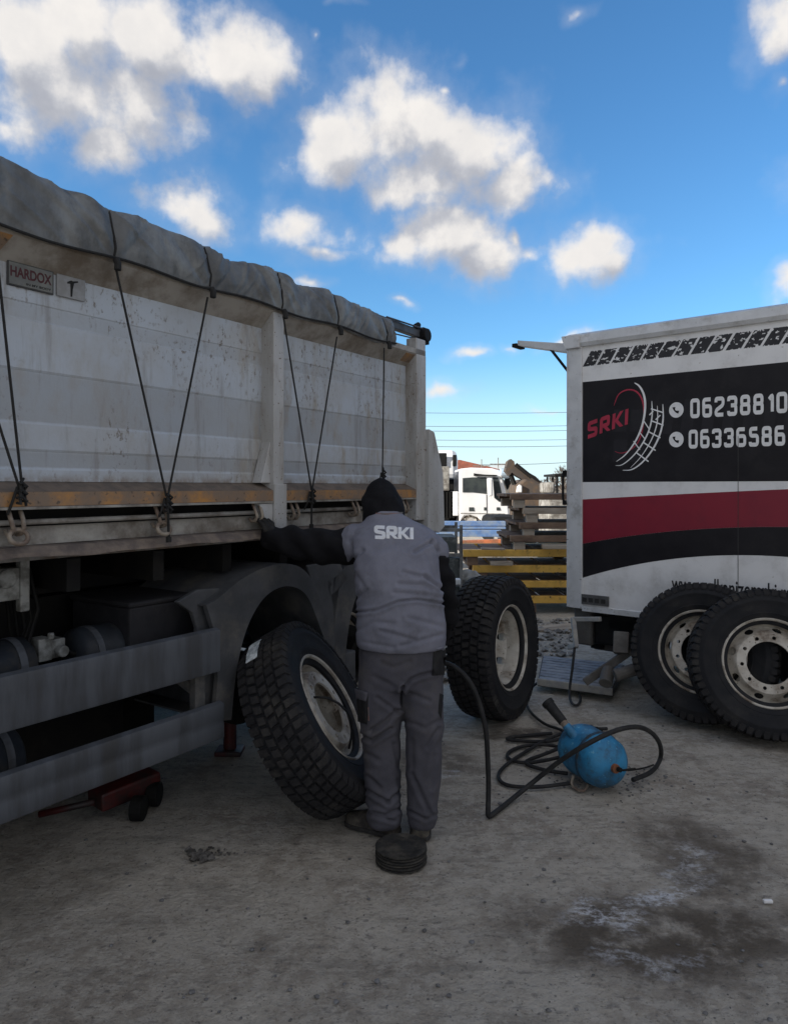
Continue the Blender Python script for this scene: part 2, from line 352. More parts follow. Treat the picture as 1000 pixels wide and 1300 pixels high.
def tread_mb(seed=0):
    mb = MB(); nb_ = 58; rr_ = random.Random(seed)
    rows = [(-.149,-.093,.0,.2),(-.083,-.034,.5,.3),(-.026,.026,.2,-.25),(.034,.083,.7,-.3),(.093,.149,.35,-.2)]
    for z0, z1, ph, sk in rows:
        for i in range(nb_):
            a0 = 2*math.pi*(i+ph)/nb_; da = 2*math.pi/nb_*.80
            sh = abs(z0) > .08
            ro = RT; ri = .478
            ts = [(a0, z0), (a0+da, z0), (a0+da+sk*.06, z1), (a0+sk*.06, z1)]
            vs = []
            for r_, ins in ((ri, 0), (ro-(.0), .004)):
                for k, (a, z) in enumerate(ts):
                    rr2 = r_; 
                    if abs(z) > .14: rr2 = r_-.012 if r_ == ro else r_-.02; z = z*(1.0 if r_ == ro else 1.06)
                    aa = a+(ins/ro)*(1 if k in (0, 3) else -1)
                    zz = z+(ins if k < 2 else -ins)*(1 if abs(z) < .14 else 0)
                    vs.append((rr2*math.cos(aa), rr2*math.sin(aa), zz))
            mb.add(vs, [(0,3,2,1),(4,5,6,7),(0,1,5,4),(1,2,6,5),(2,3,7,6),(3,0,4,7)])
    # shoulder lugs running down the sidewall
    for sgn in (-1, 1):
        for i in range(nb_*1):
            a0 = 2*math.pi*(i+(.0 if sgn < 0 else .35))/nb_; da = 2*math.pi/nb_*.62
            vs = []
            for (r_, z) in ((.448,.150),(.492,.137),(.492,.149),(.450,.1575)):
                for a in (a0, a0+da): vs.append((r_*math.cos(a), r_*math.sin(a), z*sgn))
            mb.add(vs, [(0,2,4,6),(1,7,5,3),(0,1,3,2),(2,3,5,4),(4,5,7,6),(6,7,1,0)])
    return mb
def rim_mesh():
    th = .011
    out = [(.302,.128),(.296,.134),(.286,.128),(.284,.112),(.262,.095),(.256,.05),(.250,.035),(.236,.045),(.222,.075),(.212,.098),(.203,.108),(.143,.108),
           (.141,.096),(.200,.096),(.210,.085),(.222,.058),(.234,.026),(.246,.012),(.246,-.03),(.262,-.09),(.284,-.112),(.290,-.128),(.296,-.134),(.302,-.128),(.298,-.112),(.276,-.086),(.262,-.02),(.270,.08),(.296,.112)]
    me = MB().revolve(out, 96).mesh('rim')
    o = bpy.data.objects.new('rim_tmp', me); C.objects.link(o)
    cut = MB()
    for i in range(10):
        a = 2*math.pi*i/10; c, s = math.cos(a)*.171, math.sin(a)*.171; cut.cyl((c, s, .05), (c, s, .16), .0125, 12)
    for i in range(8):
        a = 2*math.pi*(i+.5)/8; c, s = math.cos(a), math.sin(a)
        rings = []
        for zz in (-.02, .13):
            rc = .230
            rings.append([(c*(rc+.017*math.cos(t))-s*.030*math.sin(t), s*(rc+.017*math.cos(t))+c*.030*math.sin(t), zz) for t in [2*math.pi*k/16 for k in range(16)]])
        cut.loft(rings)
    co_ = bpy.data.objects.new('cut_tmp', cut.mesh('cut')); C.objects.link(co_)
    md = o.modifiers.new('b', 'BOOLEAN'); md.object = co_; md.operation = 'DIFFERENCE'; md.solver = 'EXACT'
    dg = bpy.context.evaluated_depsgraph_get(); r_ = bpy.data.meshes.new_from_object(o.evaluated_get(dg))
    bpy.data.objects.remove(o); bpy.data.objects.remove(co_); r_.name = 'rim'; return r_
TY = tyre_mb().mesh('tyre'); TR = tread_mb().mesh('tread'); RM = rim_mesh()
TY.materials.append(rub); TR.materials.append(trd); RM.materials.append(rimm); TY.shade_smooth()
try: TY.set_sharp_from_angle(angle=R(40)); RM.shade_smooth(); RM.set_sharp_from_angle(angle=R(32))
except Exception: pass
def wheel(label, c, n, roll=0, flip=False, group='loose truck wheels standing in the yard', name='truck_wheel', parent=None, k=1.0):
    n = Vector(n).normalized(); q = n.to_track_quat('Z', 'Y').to_matrix() @ Matrix.Rotation(roll, 3, 'Z')
    e = empty(name, c, parent=parent)
    e.scale = (k,k,k)
    if flip: q = q @ Matrix.Rotation(math.pi, 3, 'X')
    e.rotation_euler = q.to_euler()
    if not parent: props(e, label, 'wheel', group)
    for nm, me in (('tyre', TY), ('tread', TR), ('rim', RM)):
        o = bpy.data.objects.new(nm, me); C.objects.link(o); o.parent = e
    return e
def lean(nh, tilt):  # face normal from horizontal heading and upward tilt
    nh = Vector(nh).normalized(); return (nh*math.cos(tilt)+Vector((0,0,1))*math.sin(tilt))
def wz(tilt, w=.149): return RT*math.cos(tilt)+w*math.sin(tilt)-.012
# leaning wheel by the truck
t1 = R(31); n1_ = lean((.88,-.13,0), t1); cc_ = Vector((-.335, 3.62, 0)) ; cc_ -= n1_*.085; cc_.z = wz(t1)*.96
w1_ = wheel('muddy truck wheel leaning steeply into the fender beside the man', cc_, n1_, roll=.2, k=.96); w1_.scale = (.96,.96,.86)
# standing wheel behind the man
n2_ = lean((.86,-.52,0), R(3)); c2_ = px2(648, 825, 5.05)-n2_*.12; c2_.z = wz(R(3))
w2_ = wheel('truck wheel standing upright behind the man with its deep rim side outward', c2_, n2_, roll=.5, flip=True)
# two wheels leaning on the van
t4 = R(15); n4 = lean((-.30,-1,0), t4); c4 = px2(972, 845, 4.66); c4.z = wz(t4)*.95
wheel('front truck wheel at the right edge with ten bolt holes and pale hub', c4, n4, roll=.1, k=.95)
t3 = R(13); n3 = lean((-.52,-.85,0), t3); c3 = px2(893, 828, 4.98); c3.z = wz(t3)*.95
wheel('truck wheel half hidden behind the front one and leaning on the van', c3, n3, roll=.3, k=.95)
# sticker on the leaning wheel's tread, cable through its rim
e = empty('tread_sticker', parent=w1_)
bpy.data.objects.remove(e)
def world_rot(o): return Matrix.LocRotScale(o.location, o.rotation_euler, o.scale)
foil = mat('foil_sticker', (.85,.9,.92), (.35,.4,.42), sc=30, rough=.35)
mi = world_rot(w1_).inverted()
SG = 0.0; q = mi @ px2(317, 842, 3.50); ph = math.atan2(q.y, q.x)
mb = MB(); rows_ = []
for k in range(7):
    a = ph-.17+.34*k/6-.03; r_ = RT+.003+.002*math.sin(k*2)
    rows_.append([(r_*math.cos(a), r_*math.sin(a), z) for z in (-.080, -.005)]+[((r_-.003)*math.cos(a), (r_-.003)*math.sin(a), z) for z in (-.005, -.080)])
mb.loft(rows_); obj('sticker', mb, foil, w1_, label='silver foil label stuck on the tread')
blk = mat('black_rubber_hose', (.018,.018,.019), (.03,.03,.03), sc=20, rough=.6, dirt=(.07,.06,.05), dsc=14, damt=.35)
mb = MB(); pts = [mi.inverted() @ Vector(p) for p in [(0,0,0)]]
cab_px = [(385,882,3.58),(392,886,3.52),(402,885,3.50),(416,886,3.50),(430,893,3.50),(440,903,3.50),(447,915,3.52),(446,935,3.52),(443,950,3.54)]
mb.tube([px2(a, b, y) for a, b, y in cab_px], .006, 8)
obj('short_air_line', mb, blk, smooth=True, label='thin black air line crossing the rim of the leaning wheel', cat='air line')
# ------------------------------------------------------------------ tipper truck
P0 = Vector((-1.405, 2.53, 0)); TD = Vector((600/900, 1, 0)).normalized(); TN = Vector((0,0,1)).cross(TD)   # TN points into the truck
TROT = math.atan2(TD.y, TD.x)
def tp(px, py, y=0.0):   # pixel onto the truck plane at inward offset y -> (s, z)
    q_ = (px-500)/F; O_ = P0+TN*y
    s_ = (q_*O_.y-O_.x)/(TD.x-q_*TD.y); p_ = O_+TD*s_
    return s_, H-(py-HOR)/F*p_.y
def tw(s_, y, z): return P0+TD*s_+TN*y+Vector((0,0,z))
truck = empty('tipper_truck', P0, TROT, label='pale grey dusty tipper truck with tarpaulin cover parked along the left side', cat='truck')
def panel_mat():
    m = bpy.data.materials.new('tipper_paint'); m.use_nodes = True; t = m.node_tree; b = t.nodes['Principled BSDF']
    O = N(t, 'ShaderNodeTexCoord').outputs['Object']; s3 = N(t, 'ShaderNodeSeparateXYZ', inp={0: O})
    def nz(s, d=6, r_=.6, st=(1,1,1)):
        mp = N(t, 'ShaderNodeMapping', inp={0: O, 3: st}); return N(t, 'ShaderNodeTexNoise', inp={'Vector': mp.outputs[0], 'Scale': s, 'Detail': d, 'Roughness': r_}).outputs[0]
    def mixc(f, a, b_): return N(t, 'ShaderNodeMix', data_type='RGBA', inp={0: f, 6: a, 7: b_}).outputs[2]
    z = mth(t, 'ADD', s3.outputs[2], mth(t, 'MULTIPLY', mth(t, 'SUBTRACT', nz(30, 3, .6, (1,1,.2)), .5), .012))
    a = mixc(mr(t, nz(3, 6, .6), .35, .65), (.44,.49,.55,1), (.40,.42,.44,1))
    def band(z0, z1): return mth(t, 'MULTIPLY', mr(t, z, z0-.006, z0+.006), mr(t, z, z1+.006, z1-.006))
    bb = mth(t, 'MAXIMUM', band(1.90,2.09), mth(t, 'MAXIMUM', band(1.725,1.785), mth(t, 'MULTIPLY', band(2.29,2.35), .5)))
    a = mixc(mth(t, 'MULTIPLY', bb, .50), a, (.255,.27,.285,1))
    # rust and road dirt
    sx_ = mr(t, s3.outputs[0], .3, 2.4, 0, 1)
    st = mr(t, nz(7, 9, .72, (1,1,.35)), .50, .66)
    a = mixc(mth(t, 'MULTIPLY', st, mth(t, 'ADD', .30, mth(t, 'MULTIPLY', sx_, .45))), a, (.30,.26,.20,1))
    a = mixc(mth(t, 'MULTIPLY', mth(t, 'MULTIPLY', mr(t, nz(45, 6, .7, (1,1,.6)), .54, .64), mr(t, nz(2.3, 3, .6), .42, .62)), .85), a, (.15,.12,.09,1))
    a = mixc(mth(t, 'MULTIPLY', mr(t, nz(16, 5, .7, (1,1,.10)), .50, .7), .6), a, (.22,.21,.20,1))
    low = mth(t, 'MULTIPLY', mr(t, s3.outputs[2], 1.72, 1.655), mr(t, nz(14, 7, .7), .38, .6))
    a = mixc(mth(t, 'MULTIPLY', low, .8), a, (.20,.145,.09,1))
    t.links.new(a, b.inputs['Base Color']); b.inputs['Roughness'].default_value = .5
    bp = N(t, 'ShaderNodeBump', inp={'Strength': .15, 'Distance': .01, 'Height': nz(50, 6, .7)}); t.links.new(bp.outputs[0], b.inputs['Normal'])
    return m
PM = panel_mat()
post_m = mat('post_paint', (.47,.48,.49), (.38,.38,.37), sc=5, rough=.6, stretch=(1,1,.25), dirt=(.20,.165,.125), dsc=6, damt=.43, bump=.12, speck=(.12,.08,.05), ssc=60, samt=.63)
shelf_m = mat('muddy_ledge', (.17,.13,.10), (.11,.09,.075), sc=14, rough=.9, bump=.3)
amber = mat('amber_tape', (.46,.22,.055), (.30,.17,.07), sc=5, rough=.5, dirt=(.20,.145,.105), dsc=5, damt=.56, speck=(.10,.07,.05), ssc=50, samt=.6)
sill_m = mat('sill_steel', (.38,.37,.34), (.26,.25,.23), sc=7, rough=.7, dirt=(.13,.11,.09), dsc=5, damt=.5, bump=.2)
lip_m = mat('caked_mud', (.20,.16,.13), (.11,.09,.08), sc=12, rough=.95, bump=.6, bsc=40)
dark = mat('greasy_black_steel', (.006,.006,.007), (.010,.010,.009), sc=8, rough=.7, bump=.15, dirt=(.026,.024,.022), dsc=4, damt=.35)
plas = mat('dusty_fender_plastic', (.075,.078,.085), (.045,.048,.053), sc=5, rough=.75, bump=.15, dirt=(.13,.12,.105), dsc=4, damt=.42)
railm = mat('dusty_guard_aluminium', (.080,.088,.102), (.048,.053,.063), sc=5, rough=.55, stretch=(1.5,1,.2), dirt=(.045,.046,.048), dsc=5, damt=.45, bump=.08)
S0 = -2.8; sE0 = tp(528, 500)[0]; sE1 = tp(540, 500)[0]; sP0 = tp(347, 500)[0]; sP1 = tp(360, 500)[0]
ZT, ZR, ZP0, ZB1, ZB0 = 2.60, 2.485, 1.67, 1.632, 1.568
DEP = .085
def facet(z):
    for a_, b_, dy in ((1.90,2.09,.005),(1.725,1.785,.005),(2.29,2.35,.003)):
        if a_ <= z <= b_: return dy
    return 0
posts = [(-2.08,-1.99),(-.42,-.33),(sP0,sP1),(sE0,sE1)]
edges = [S0]+[x for p in posts for x in p]
for a_, b_ in ((S0,posts[0][0]),(posts[0][1],posts[1][0]),(posts[1][1],posts[2][0]),(posts[2][1],posts[3][0])):
    zs = [ZP0,1.715,1.725,1.785,1.795,1.89,1.90,2.09,2.10,2.285,2.29,2.35,2.355,ZR]
    m_ = MB(); vs = []; ss = [a_+(b_-a_)*i/30 for i in range(31)]
    for z in zs:
        for s_ in ss: vs.append((s_, DEP+facet(z)+.004*noise.noise(Vector((s_*2, z*2, 0))), z))
    n_ = len(ss); m_.add(vs, [(j*n_+i, j*n_+i+1, (j+1)*n_+i+1, (j+1)*n_+i) for j in range(len(zs)-1) for i in range(n_-1)])
    m_.box(a_, b_, DEP+.03, DEP+.06, ZP0, ZR)
    obj('side_panel', m_, PM, truck)
m_ = MB(); m_.add([], [])
m_.prism([(0,0)]*0 or [(S0,ZR),(sE1,ZR),(sE1,ZT),(S0,ZT)], DEP, .22)
a_ = [(s_, y, z) for s_ in (S0, sE1) for y, z in ((0,ZT),(0,2.565),(DEP,ZR),(DEP,ZT))]
m_.add(a_, [(0,1,2,3),(7,6,5,4),(0,4,5,1),(1,5,6,2),(2,6,7,3),(3,7,4,0)])
obj('top_rail', m_, mat('rail_paint', (.36,.34,.31), (.28,.26,.23), sc=5, rough=.6, dirt=(.16,.13,.10), dsc=5, damt=.45), truck)
for (a_, b_) in posts:
    m_ = MB(); m_.box(a_, b_, -.004, DEP+.03, ZB1 if b_ != sE1 else 1.42, 2.563)
    if b_ != sE1:
        zb = 1.427; m_.add([], []); m_.box(a_-.002, b_+.012, -.014, .06, zb, 1.665)
        m_.prism([(a_-.10,ZB0-.004),(a_-.003,ZB0-.004),(a_-.003,zb+.02),(a_-.05,zb+.04)], .0, .05)
        # flared foot
        m_.prism([(a_-.07,ZP0),(a_+.001,ZP0),(a_+.001,ZP0+.22)], .02, DEP)
    obj('side_post', m_, post_m, truck, bevel=.004)
# shelf, ledge and amber tape
m_ = MB(); a_ = [(s_, y, z) for s_ in (S0, sE0) for y, z in ((0,ZB1),(DEP+.02,ZP0+.006),(DEP+.02,ZB0),(0,ZB0))]
m_.add(a_, [(0,1,2,3),(7,6,5,4),(0,4,5,1),(1,5,6,2),(2,6,7,3),(3,7,4,0)]); obj('ledge', m_, shelf_m, truck)
ej = [S0]+[x for p in posts[:3] for x in (p[0]-.004, p[1]+.016)]+[sE0-.003]
for i in range(0, 8, 2): obj('amber_strip', MB().box(ej[i], ej[i+1], -.003, -.0005, ZB0+.010, ZB1-.001), amber, truck)
obj('ledge_lip', MB().box(S0, sE0-.003, -.006, .02, ZB0-.002, ZB0+.008), sill_m, truck)
obj('hinge_rod', MB().cyl((S0,.04,1.518), (sE0,.04,1.518), .011, 10), sill_m, truck, smooth=True)
m_ = MB().box(S0, sE0, .065, .10, 1.43, 1.50); obj('sill_plate', m_, sill_m, truck)
obj('gap_shade_strip', MB().box(S0, sE0, .12, .14, 1.40, 1.565), dark, truck)  # dark backing strip, its black stands in for shade in the gap
ls = []; ns = 120
for i in range(ns+1):
    s_ = S0+(sE0-S0)*i/ns; d_ = .012*noise.fractal(Vector((s_*4,0,0)), 1, 2, 4)
    ls.append([(s_, .10, 1.432+d_*.2), (s_, .03, 1.424+d_*.4), (s_, .005, 1.40+d_), (s_, .0, 1.385+d_), (s_, .12, 1.38)])
obj('muddy_lip', MB().loft(ls), lip_m, truck)
hk = mat('rusty_hook_steel', (.30,.26,.21), (.14,.10,.075), sc=12, rough=.7, bump=.3)
hs_ = [tp(22,660)[0], tp(206,660)[0], tp(328,660)[0], tp(375,655)[0], tp(452,655)[0], tp(515,652)[0], -1.0, -2.4]
for s_ in hs_:
    for dx in (-.022, .022):
        pts = [(s_+dx, .02, 1.566), (s_+dx, .0, 1.53), (s_+dx, -.012, 1.500), (s_+dx, .005, 1.478), (s_+dx, .03, 1.474), (s_+dx, .045, 1.49)]
        obj('hinge_hook', MB().tube([(p[0]+(.008 if dx < 0 else -.008)*max(0,(1.53-p[2])*12), p[1], p[2]) for p in pts], .0085, 8), hk, truck, smooth=True)
    if s_ in hs_[:2]:
        m_ = MB(); m_.tube([(s_+.034*math.cos(t), -.012+.01*math.sin(t), 1.468+.026*math.sin(t)) for t in [2*math.pi*k/16 for k in range(17)]], .009, 8, False); obj('shackle', m_, hk, truck, smooth=True)
# tub interior, floor, front and tailgate
tub = mat('tub_steel', .25, .15, sc=4, rough=.7, dirt=(.12,.08,.05))
m_ = MB(); m_.box(S0,sE1,.15,.20,1.42,2.48); m_.box(S0,sE1,2.35,2.42,1.42,2.6); m_.box(S0-.06,S0-.003,0,2.42,1.4,2.7); m_.box(S0,sE1,.16,2.40,1.36,1.415)
obj('tub', m_, tub, truck)
m_ = MB(); m_.prism([tp(*p) for p in ((539.5,545),(546,549),(557,600),(559,668),(552,676),(538,672))], -.035, .05); obj('tailgate_flange', m_, post_m, truck, bevel=.004)
sg = tp(541,545)[0]
obj('tailgate', MB().box(sE1+.003, sE1+.075, .055, 2.38, 1.30, 2.50), post_m, truck, bevel=.005)
m_ = MB(); m_.prism([tp(*p) for p in ((547,560),(556,575),(563,640),(563,672),(557,676))], .052, .09); obj('rubber_seal', m_, dark, truck)
# sheeting frame at the rear
z1 = tp(515,416,.1)[1]
s497 = tp(495,415,.1)[0]; s538 = tp(533,420,.1)[0]
m_ = MB(); m_.obox((s497-.2,.1,tp(495,411,.1)[1]), (s538,.1,tp(530,424,.1)[1]), .05, .055); obj('sheet_rail', m_, railm, truck, bevel=.004)
m_ = MB(); m_.tube([(s497-.1,.06,tp(490,402,.06)[1]), (s538,.06,tp(533,416,.06)[1])], .006, 6); m_.tube([(s497-.1,.06,tp(490,421,.06)[1]), (s538,.06,tp(533,431,.06)[1])], .005, 6); obj('guide_wire', m_, railm, truck)
m_ = MB(); zz = tp(535,426,.08)[1]; s_ = tp(536,426,.08)[0]
m_.cyl((s_,.03,zz), (s_,.15,zz), .048, 14); m_.box(s_-.03,s_+.05,.05,.12,zz-.06,zz+.055); m_.cyl((s_-.10,.08,zz+.045), (s_-.05,.08,zz+.07), .022, 8); obj('crank_block', m_, dark, truck, bevel=.006)
m_ = MB().box(sE0,sE1,.0,.08,2.563,2.565+.11); obj('corner_stub', m_, post_m, truck, bevel=.004)
for pxs in ((0,18,303,318),):
    sa, za = tp(-40,306); sb, zb = tp(17,306)
    v_ = [(sa,-.003,2.60-.02),(sb,-.003,2.60-.02),(sb-.03,-.003,2.565),(sa,-.003,2.565)]
    m_ = MB(); n_ = Vector((0,-(2.565-ZR),-DEP)).normalized()*.003
    q_ = [Vector((sa,.002,2.563)),Vector((sb,.002,2.563)),Vector((sb-.02,.05,2.515)),Vector((sa,.05,2.515))]
    m_.add([p+n_ for p in q_]+[p for p in q_], [(0,1,2,3),(0,4,5,1),(1,5,6,2),(2,6,7,3),(3,7,4,0)]); obj('amber_marker', m_, amber, truck)
sa = tp(520,470)[0]; sb = tp(528,470)[0]
q_ = [Vector((sa-.03,.01,2.556)),Vector((sb,.01,2.556)),Vector((sb,.06,2.508)),Vector((sa-.03,.06,2.508))]
m_ = MB(); m_.add([p+n_ for p in q_]+[p for p in q_], [(0,1,2,3),(0,4,5,1),(1,5,6,2),(2,6,7,3),(3,7,4,0)]); obj('amber_marker', m_, amber, truck)
# plates with lettering
def plate_(pxa, pxb, name, c):
    (sa, za) = tp(pxa[0], pxa[1], DEP-.004); (sb, zb) = tp(pxb[0], pxb[1], DEP-.004); zlo = tp(pxa[0], pxa[2], DEP-.004)[1]
    zt = max(za, zb) if False else za
    return sa, sb, zlo, zt
sa, sb, zl, zt = plate_((9,329,361),(68,0),'p',0)
pl_m = mat('grey_badge', (.16,.165,.15), (.12,.125,.12), sc=20, rough=.5)
pe = obj('maker_plate', MB().box(sa, sb, DEP-.008, DEP-.0005, zl, zt), mat('badge_rim', .06, .05, sc=20, rough=.5), truck, bevel=.002)
obj('badge_face', MB().box(sa+.006, sb-.006, DEP-.0095, DEP-.0085, zl+.006, zt-.006), pl_m, pe)
def print_text(s, x0, x1, z0, size_h, y, name, mt, parent, offset=.02, shear=0, th=.0008, mapf=None):
    vs, fs = text_polys(s, 1.0, offset, shear); mx = max(v[0] for v in vs); mn = min(v[0] for v in vs); my = max(v[1] for v in vs); mny = min(v[1] for v in vs)
    k = (x1-x0)/(mx-mn); kz = size_h/(my-mny) if size_h else k
    m_ = MB(); pts = [((v[0]-mn)*k+x0, (v[1]-mny)*kz+z0) for v in vs]
    if mapf: pts = [mapf(*p) for p in pts]
    m_.add([(a, y, b) for a, b in pts], fs)
    return obj(name, m_, mt, parent)
W_ = sb-sa
print_text('HARDOX', sa+.010, sb-.010, zl+.034, .040, DEP-.0105, 'lettering', mat('maroon_print', (.07,.015,.02), sc=30), pe, offset=.03)
print_text('IN MY BODY', sa+.07, sb-.012, zl+.012, .009, DEP-.0105, 'small_lettering', mat('dark_print', (.02,.02,.02), sc=30), pe)
sa, sb, zl, zt = plate_((72,347,375),(108,0),'p',0)
pe = obj('badge_plate', MB().box(sa, sb, DEP-.008, DEP-.0005, zl, zt), mat('badge_steel', (.28,.29,.30), (.22,.22,.22), sc=20, rough=.4), truck, bevel=.002)
cx = (sa+sb)/2; cz = (zl+zt)/2
m_ = MB()
m_.add([(cx+x*.09, DEP-.0095, cz+z*.09) for x, z in ((-.05,-.4),(.03,-.4),(.06,-.05),(.12,.22),(.32,.30),(.30,.36),(.06,.30),(-.02,.32),(-.2,.22),(-.22,.14),(-.06,.16),(-.05,-.05))], [tuple(range(12))])
obj('figure_print', m_, mat('dark_print', .02), pe)
# ---- under the tub
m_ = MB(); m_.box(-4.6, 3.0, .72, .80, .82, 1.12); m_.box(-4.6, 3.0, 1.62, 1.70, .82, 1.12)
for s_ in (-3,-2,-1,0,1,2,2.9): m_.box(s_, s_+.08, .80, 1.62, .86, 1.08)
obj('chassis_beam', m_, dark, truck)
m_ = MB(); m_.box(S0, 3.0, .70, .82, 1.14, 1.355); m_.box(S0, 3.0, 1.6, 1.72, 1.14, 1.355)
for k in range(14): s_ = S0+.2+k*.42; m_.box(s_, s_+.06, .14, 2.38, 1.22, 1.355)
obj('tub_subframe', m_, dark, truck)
# fenders
outer = [(262,768),(278,760),(300,740),(330,722),(360,714),(385,720),(400,742),(412,778),(426,832)]
inner = [(419,832),(406,795),(393,760),(381,747),(362,743),(341,752),(323,775),(308,812),(299,860),(294,914)]
op = [tp(*p) for p in outer]; ip = [tp(*p) for p in inner]; left = [tp(272,916), tp(277,860), tp(272,800)]
def smooth_pl(p, k=3):
    for _ in range(k): p = [p[0]]+[q2 for a, b in zip(p[:-1], p[1:]) for q2 in ((a[0]*.75+b[0]*.25, a[1]*.75+b[1]*.25), (a[0]*.25+b[0]*.75, a[1]*.25+b[1]*.75))]+[p[-1]]
    return p
op = smooth_pl(op, 2); ip = smooth_pl(ip, 2)
def fender_mb():
    m_ = MB(); ring = op+ip+left; m_.prism(ring, .0, .028)
    for pl, th in ((ip, .008), (op, -.008)):
        m_.loft([[(p[0], .02, p[1]), (p[0], .62, p[1]), (p[0], .62, p[1]+th), (p[0], .02, p[1]+th)] for p in pl], True)
    m_.box(left[0][0]-.0, ip[-1][0], .03, .6, left[0][1], left[0][1]+.01)
    return m_
fm = fender_mb().mesh('wheel_fender')
f1_ = obj('fender', fm, plas, truck, smooth='a', ang=30, loc=(0,.0,0)); b_ = f1_.modifiers.new('bevel','BEVEL'); b_.width = .008; b_.segments = 2; b_.limit_method = 'ANGLE'; b_.angle_limit = R(50)
f2_ = f1_.copy(); C.objects.link(f2_); f2_.location = (.93, .03, .0)
ff = f1_.copy(); C.objects.link(ff); ff.location = (0, 1.75, 0); ff = f1_.copy(); C.objects.link(ff); ff.location = (.93, 1.75, 0)
# plate in front of the first fender, box behind it
m_ = MB(); m_.prism([tp(*p) for p in ((236,766),(262,750),(290,748),(286,905),(262,905),(262,800),(256,780))], .06, .09); obj('fender_bracket', m_, plas, truck, bevel=.006)
m_ = MB(); sa = tp(165,770,.2)[0]; sb = tp(262,770,.2)[0]; m_.box(sa, sb, .2, .65, .78, 1.10); m_.box(sa-.01, sb, .19, .66, 1.10, 1.125); obj('battery_box', m_, mat('dusty_box', (.03,.03,.034), (.02,.02,.024), sc=7, rough=.8, dirt=(.05,.047,.045), damt=.36), truck, bevel=.012)
m_ = MB(); m_.prism([tp(*p) for p in ((395,718),(436,712),(446,735),(436,750),(430,800),(433,832),(420,832),(408,775))], .03, .05); obj('mudguard_plate', m_, plas, truck, bevel=.008)
m_ = MB(); (sa, za) = tp(430,832,.04); (sb, zb) = tp(452,872,.04); m_.box(sa, sb, .04, .2, zb, za); obj('mud_flap', m_, plas, truck, bevel=.012)
# axle ends
for s_ in (1.52, 2.47):
    m_ = MB(); m_.cyl((s_,.35,.52), (s_,2.1,.52), .075, 12); m_.cyl((s_,.34,.52), (s_,.62,.52), .20, 24); m_.cyl((s_,.22,.52), (s_,.34,.52), .13, 20); m_.cyl((s_,.16,.52), (s_,.22,.52), .09, 16)
    obj('axle', m_, dark, truck, smooth='a')
    for y_ in (1.95,): 
        wq = wheel('x', (s_, y_, .505), (0,1,0), parent=truck); wq.name = 'fitted_wheel'
wq = wheel('x', (2.47, .50, .505), (0,-1,0), parent=truck); wq.name = 'fitted_wheel'
for s_ in (-3.3,): 
    for y_ in (.2,2.2): wq = wheel('x', (s_, y_, .505), (0,-1 if y_ < 1 else 1,0), parent=truck); wq.name = 'fitted_wheel'
# tanks
tankm = mat('dusty_air_tank', (.03,.036,.046), (.02,.024,.03), sc=6, rough=.5, dirt=(.06,.057,.053), dsc=7, damt=.4)
def tank(s0, s1, y, z, r_, n_='air_tank'):
    L = s1-s0; k = r_*.35
    prof = [(s0, .01), (s0+k*.25, r_*.55), (s0+k*.6, r_*.85), (s0+k, r_), (s1-k, r_), (s1-k*.6, r_*.85), (s1-k*.25, r_*.55), (s1, .01)]
    rings = [[(s_, y+q2*math.cos(t), z+q2*math.sin(t)) for t in [2*math.pi*j/28 for j in range(28)]] for s_, q2 in prof]
    o = obj(n_, MB().loft(rings), tankm, truck, smooth=True)
    for s_ in (s0+k+.05, s1-k-.05):
        rr_ = r_+.004; m_ = MB(); n2 = 28
        rings = [[(s_+d, y+q2*math.cos(t), z+q2*math.sin(t)) for d, q2 in ((-.015, r_), (-.015, rr_), (.015, rr_), (.015, r_))] for t in [2*math.pi*j/n2 for j in range(n2+1)]]
        m_.loft(rings); obj('tank_strap', m_, railm, o)
s_, z_ = tp(230,800,.35); sa = tp(85,800,.35)[0]; tank(sa, s_, .35, z_-.02, .125)
s_, z_ = tp(40,830,.35); tank(-.75, s_, .35, z_-.04, .12)
s_, z_ = tp(24,955,.35); tank(-.85, s_, .35, z_, .125)
sv, zv = tp(64,822,.3); m_ = MB(); m_.box(sv-.06,sv+.0,.28,.36,zv-.05,zv+.045); m_.box(sv-.0,sv+.07,.30,.38,zv-.05,zv+.03); m_.cyl((sv-.02,.26,zv+.045),(sv-.02,.26,zv+.07),.014,8); m_.cyl((sv+.04,.3,zv-.02),(sv+.04,.26,zv-.02),.025,10)
obj('air_valve', m_, mat('cast_valve', (.30,.31,.30), (.12,.12,.11), sc=20, rough=.5), truck, bevel=.006)
sv, zv = tp(12,740,.3); m_ = MB(); m_.box(-.3,sv+.05,.28,.40,zv-.07,zv+.06); m_.cyl((sv-.02,.27,zv+.02),(sv-.02,.30,zv+.02),.04,12); m_.box(sv+.03,sv+.07,.27,.31,zv-.12,zv+.18)
obj('lift_valve', m_, mat('cast_valve', .3), truck, bevel=.006)
m_ = MB()
for k in range(5):
    y_ = .3+.05*k; m_.tube([(sv+.08, y_, zv+.05), (sv+.12, y_, zv-.12-.05*k), (sv+.05, y_, zv-.35), (sv-.2, y_+.04, zv-.45-.03*k)], .009, 6)
m_.tube([(sa-.1,.33,1.0),(sa,.3,.92),(sa+.3,.35,1.0),(sa+.7,.4,1.05)], .010, 6)
obj('brake_hose', m_, dark, truck, smooth=True)
m_ = MB()
for k, s_ in enumerate((-1.9,-1.2,-.2,.35,.75)): m_.box(s_, s_+.5*(k % 2)+.18, .95, 1.5, .4+.1*(k % 3), .9)
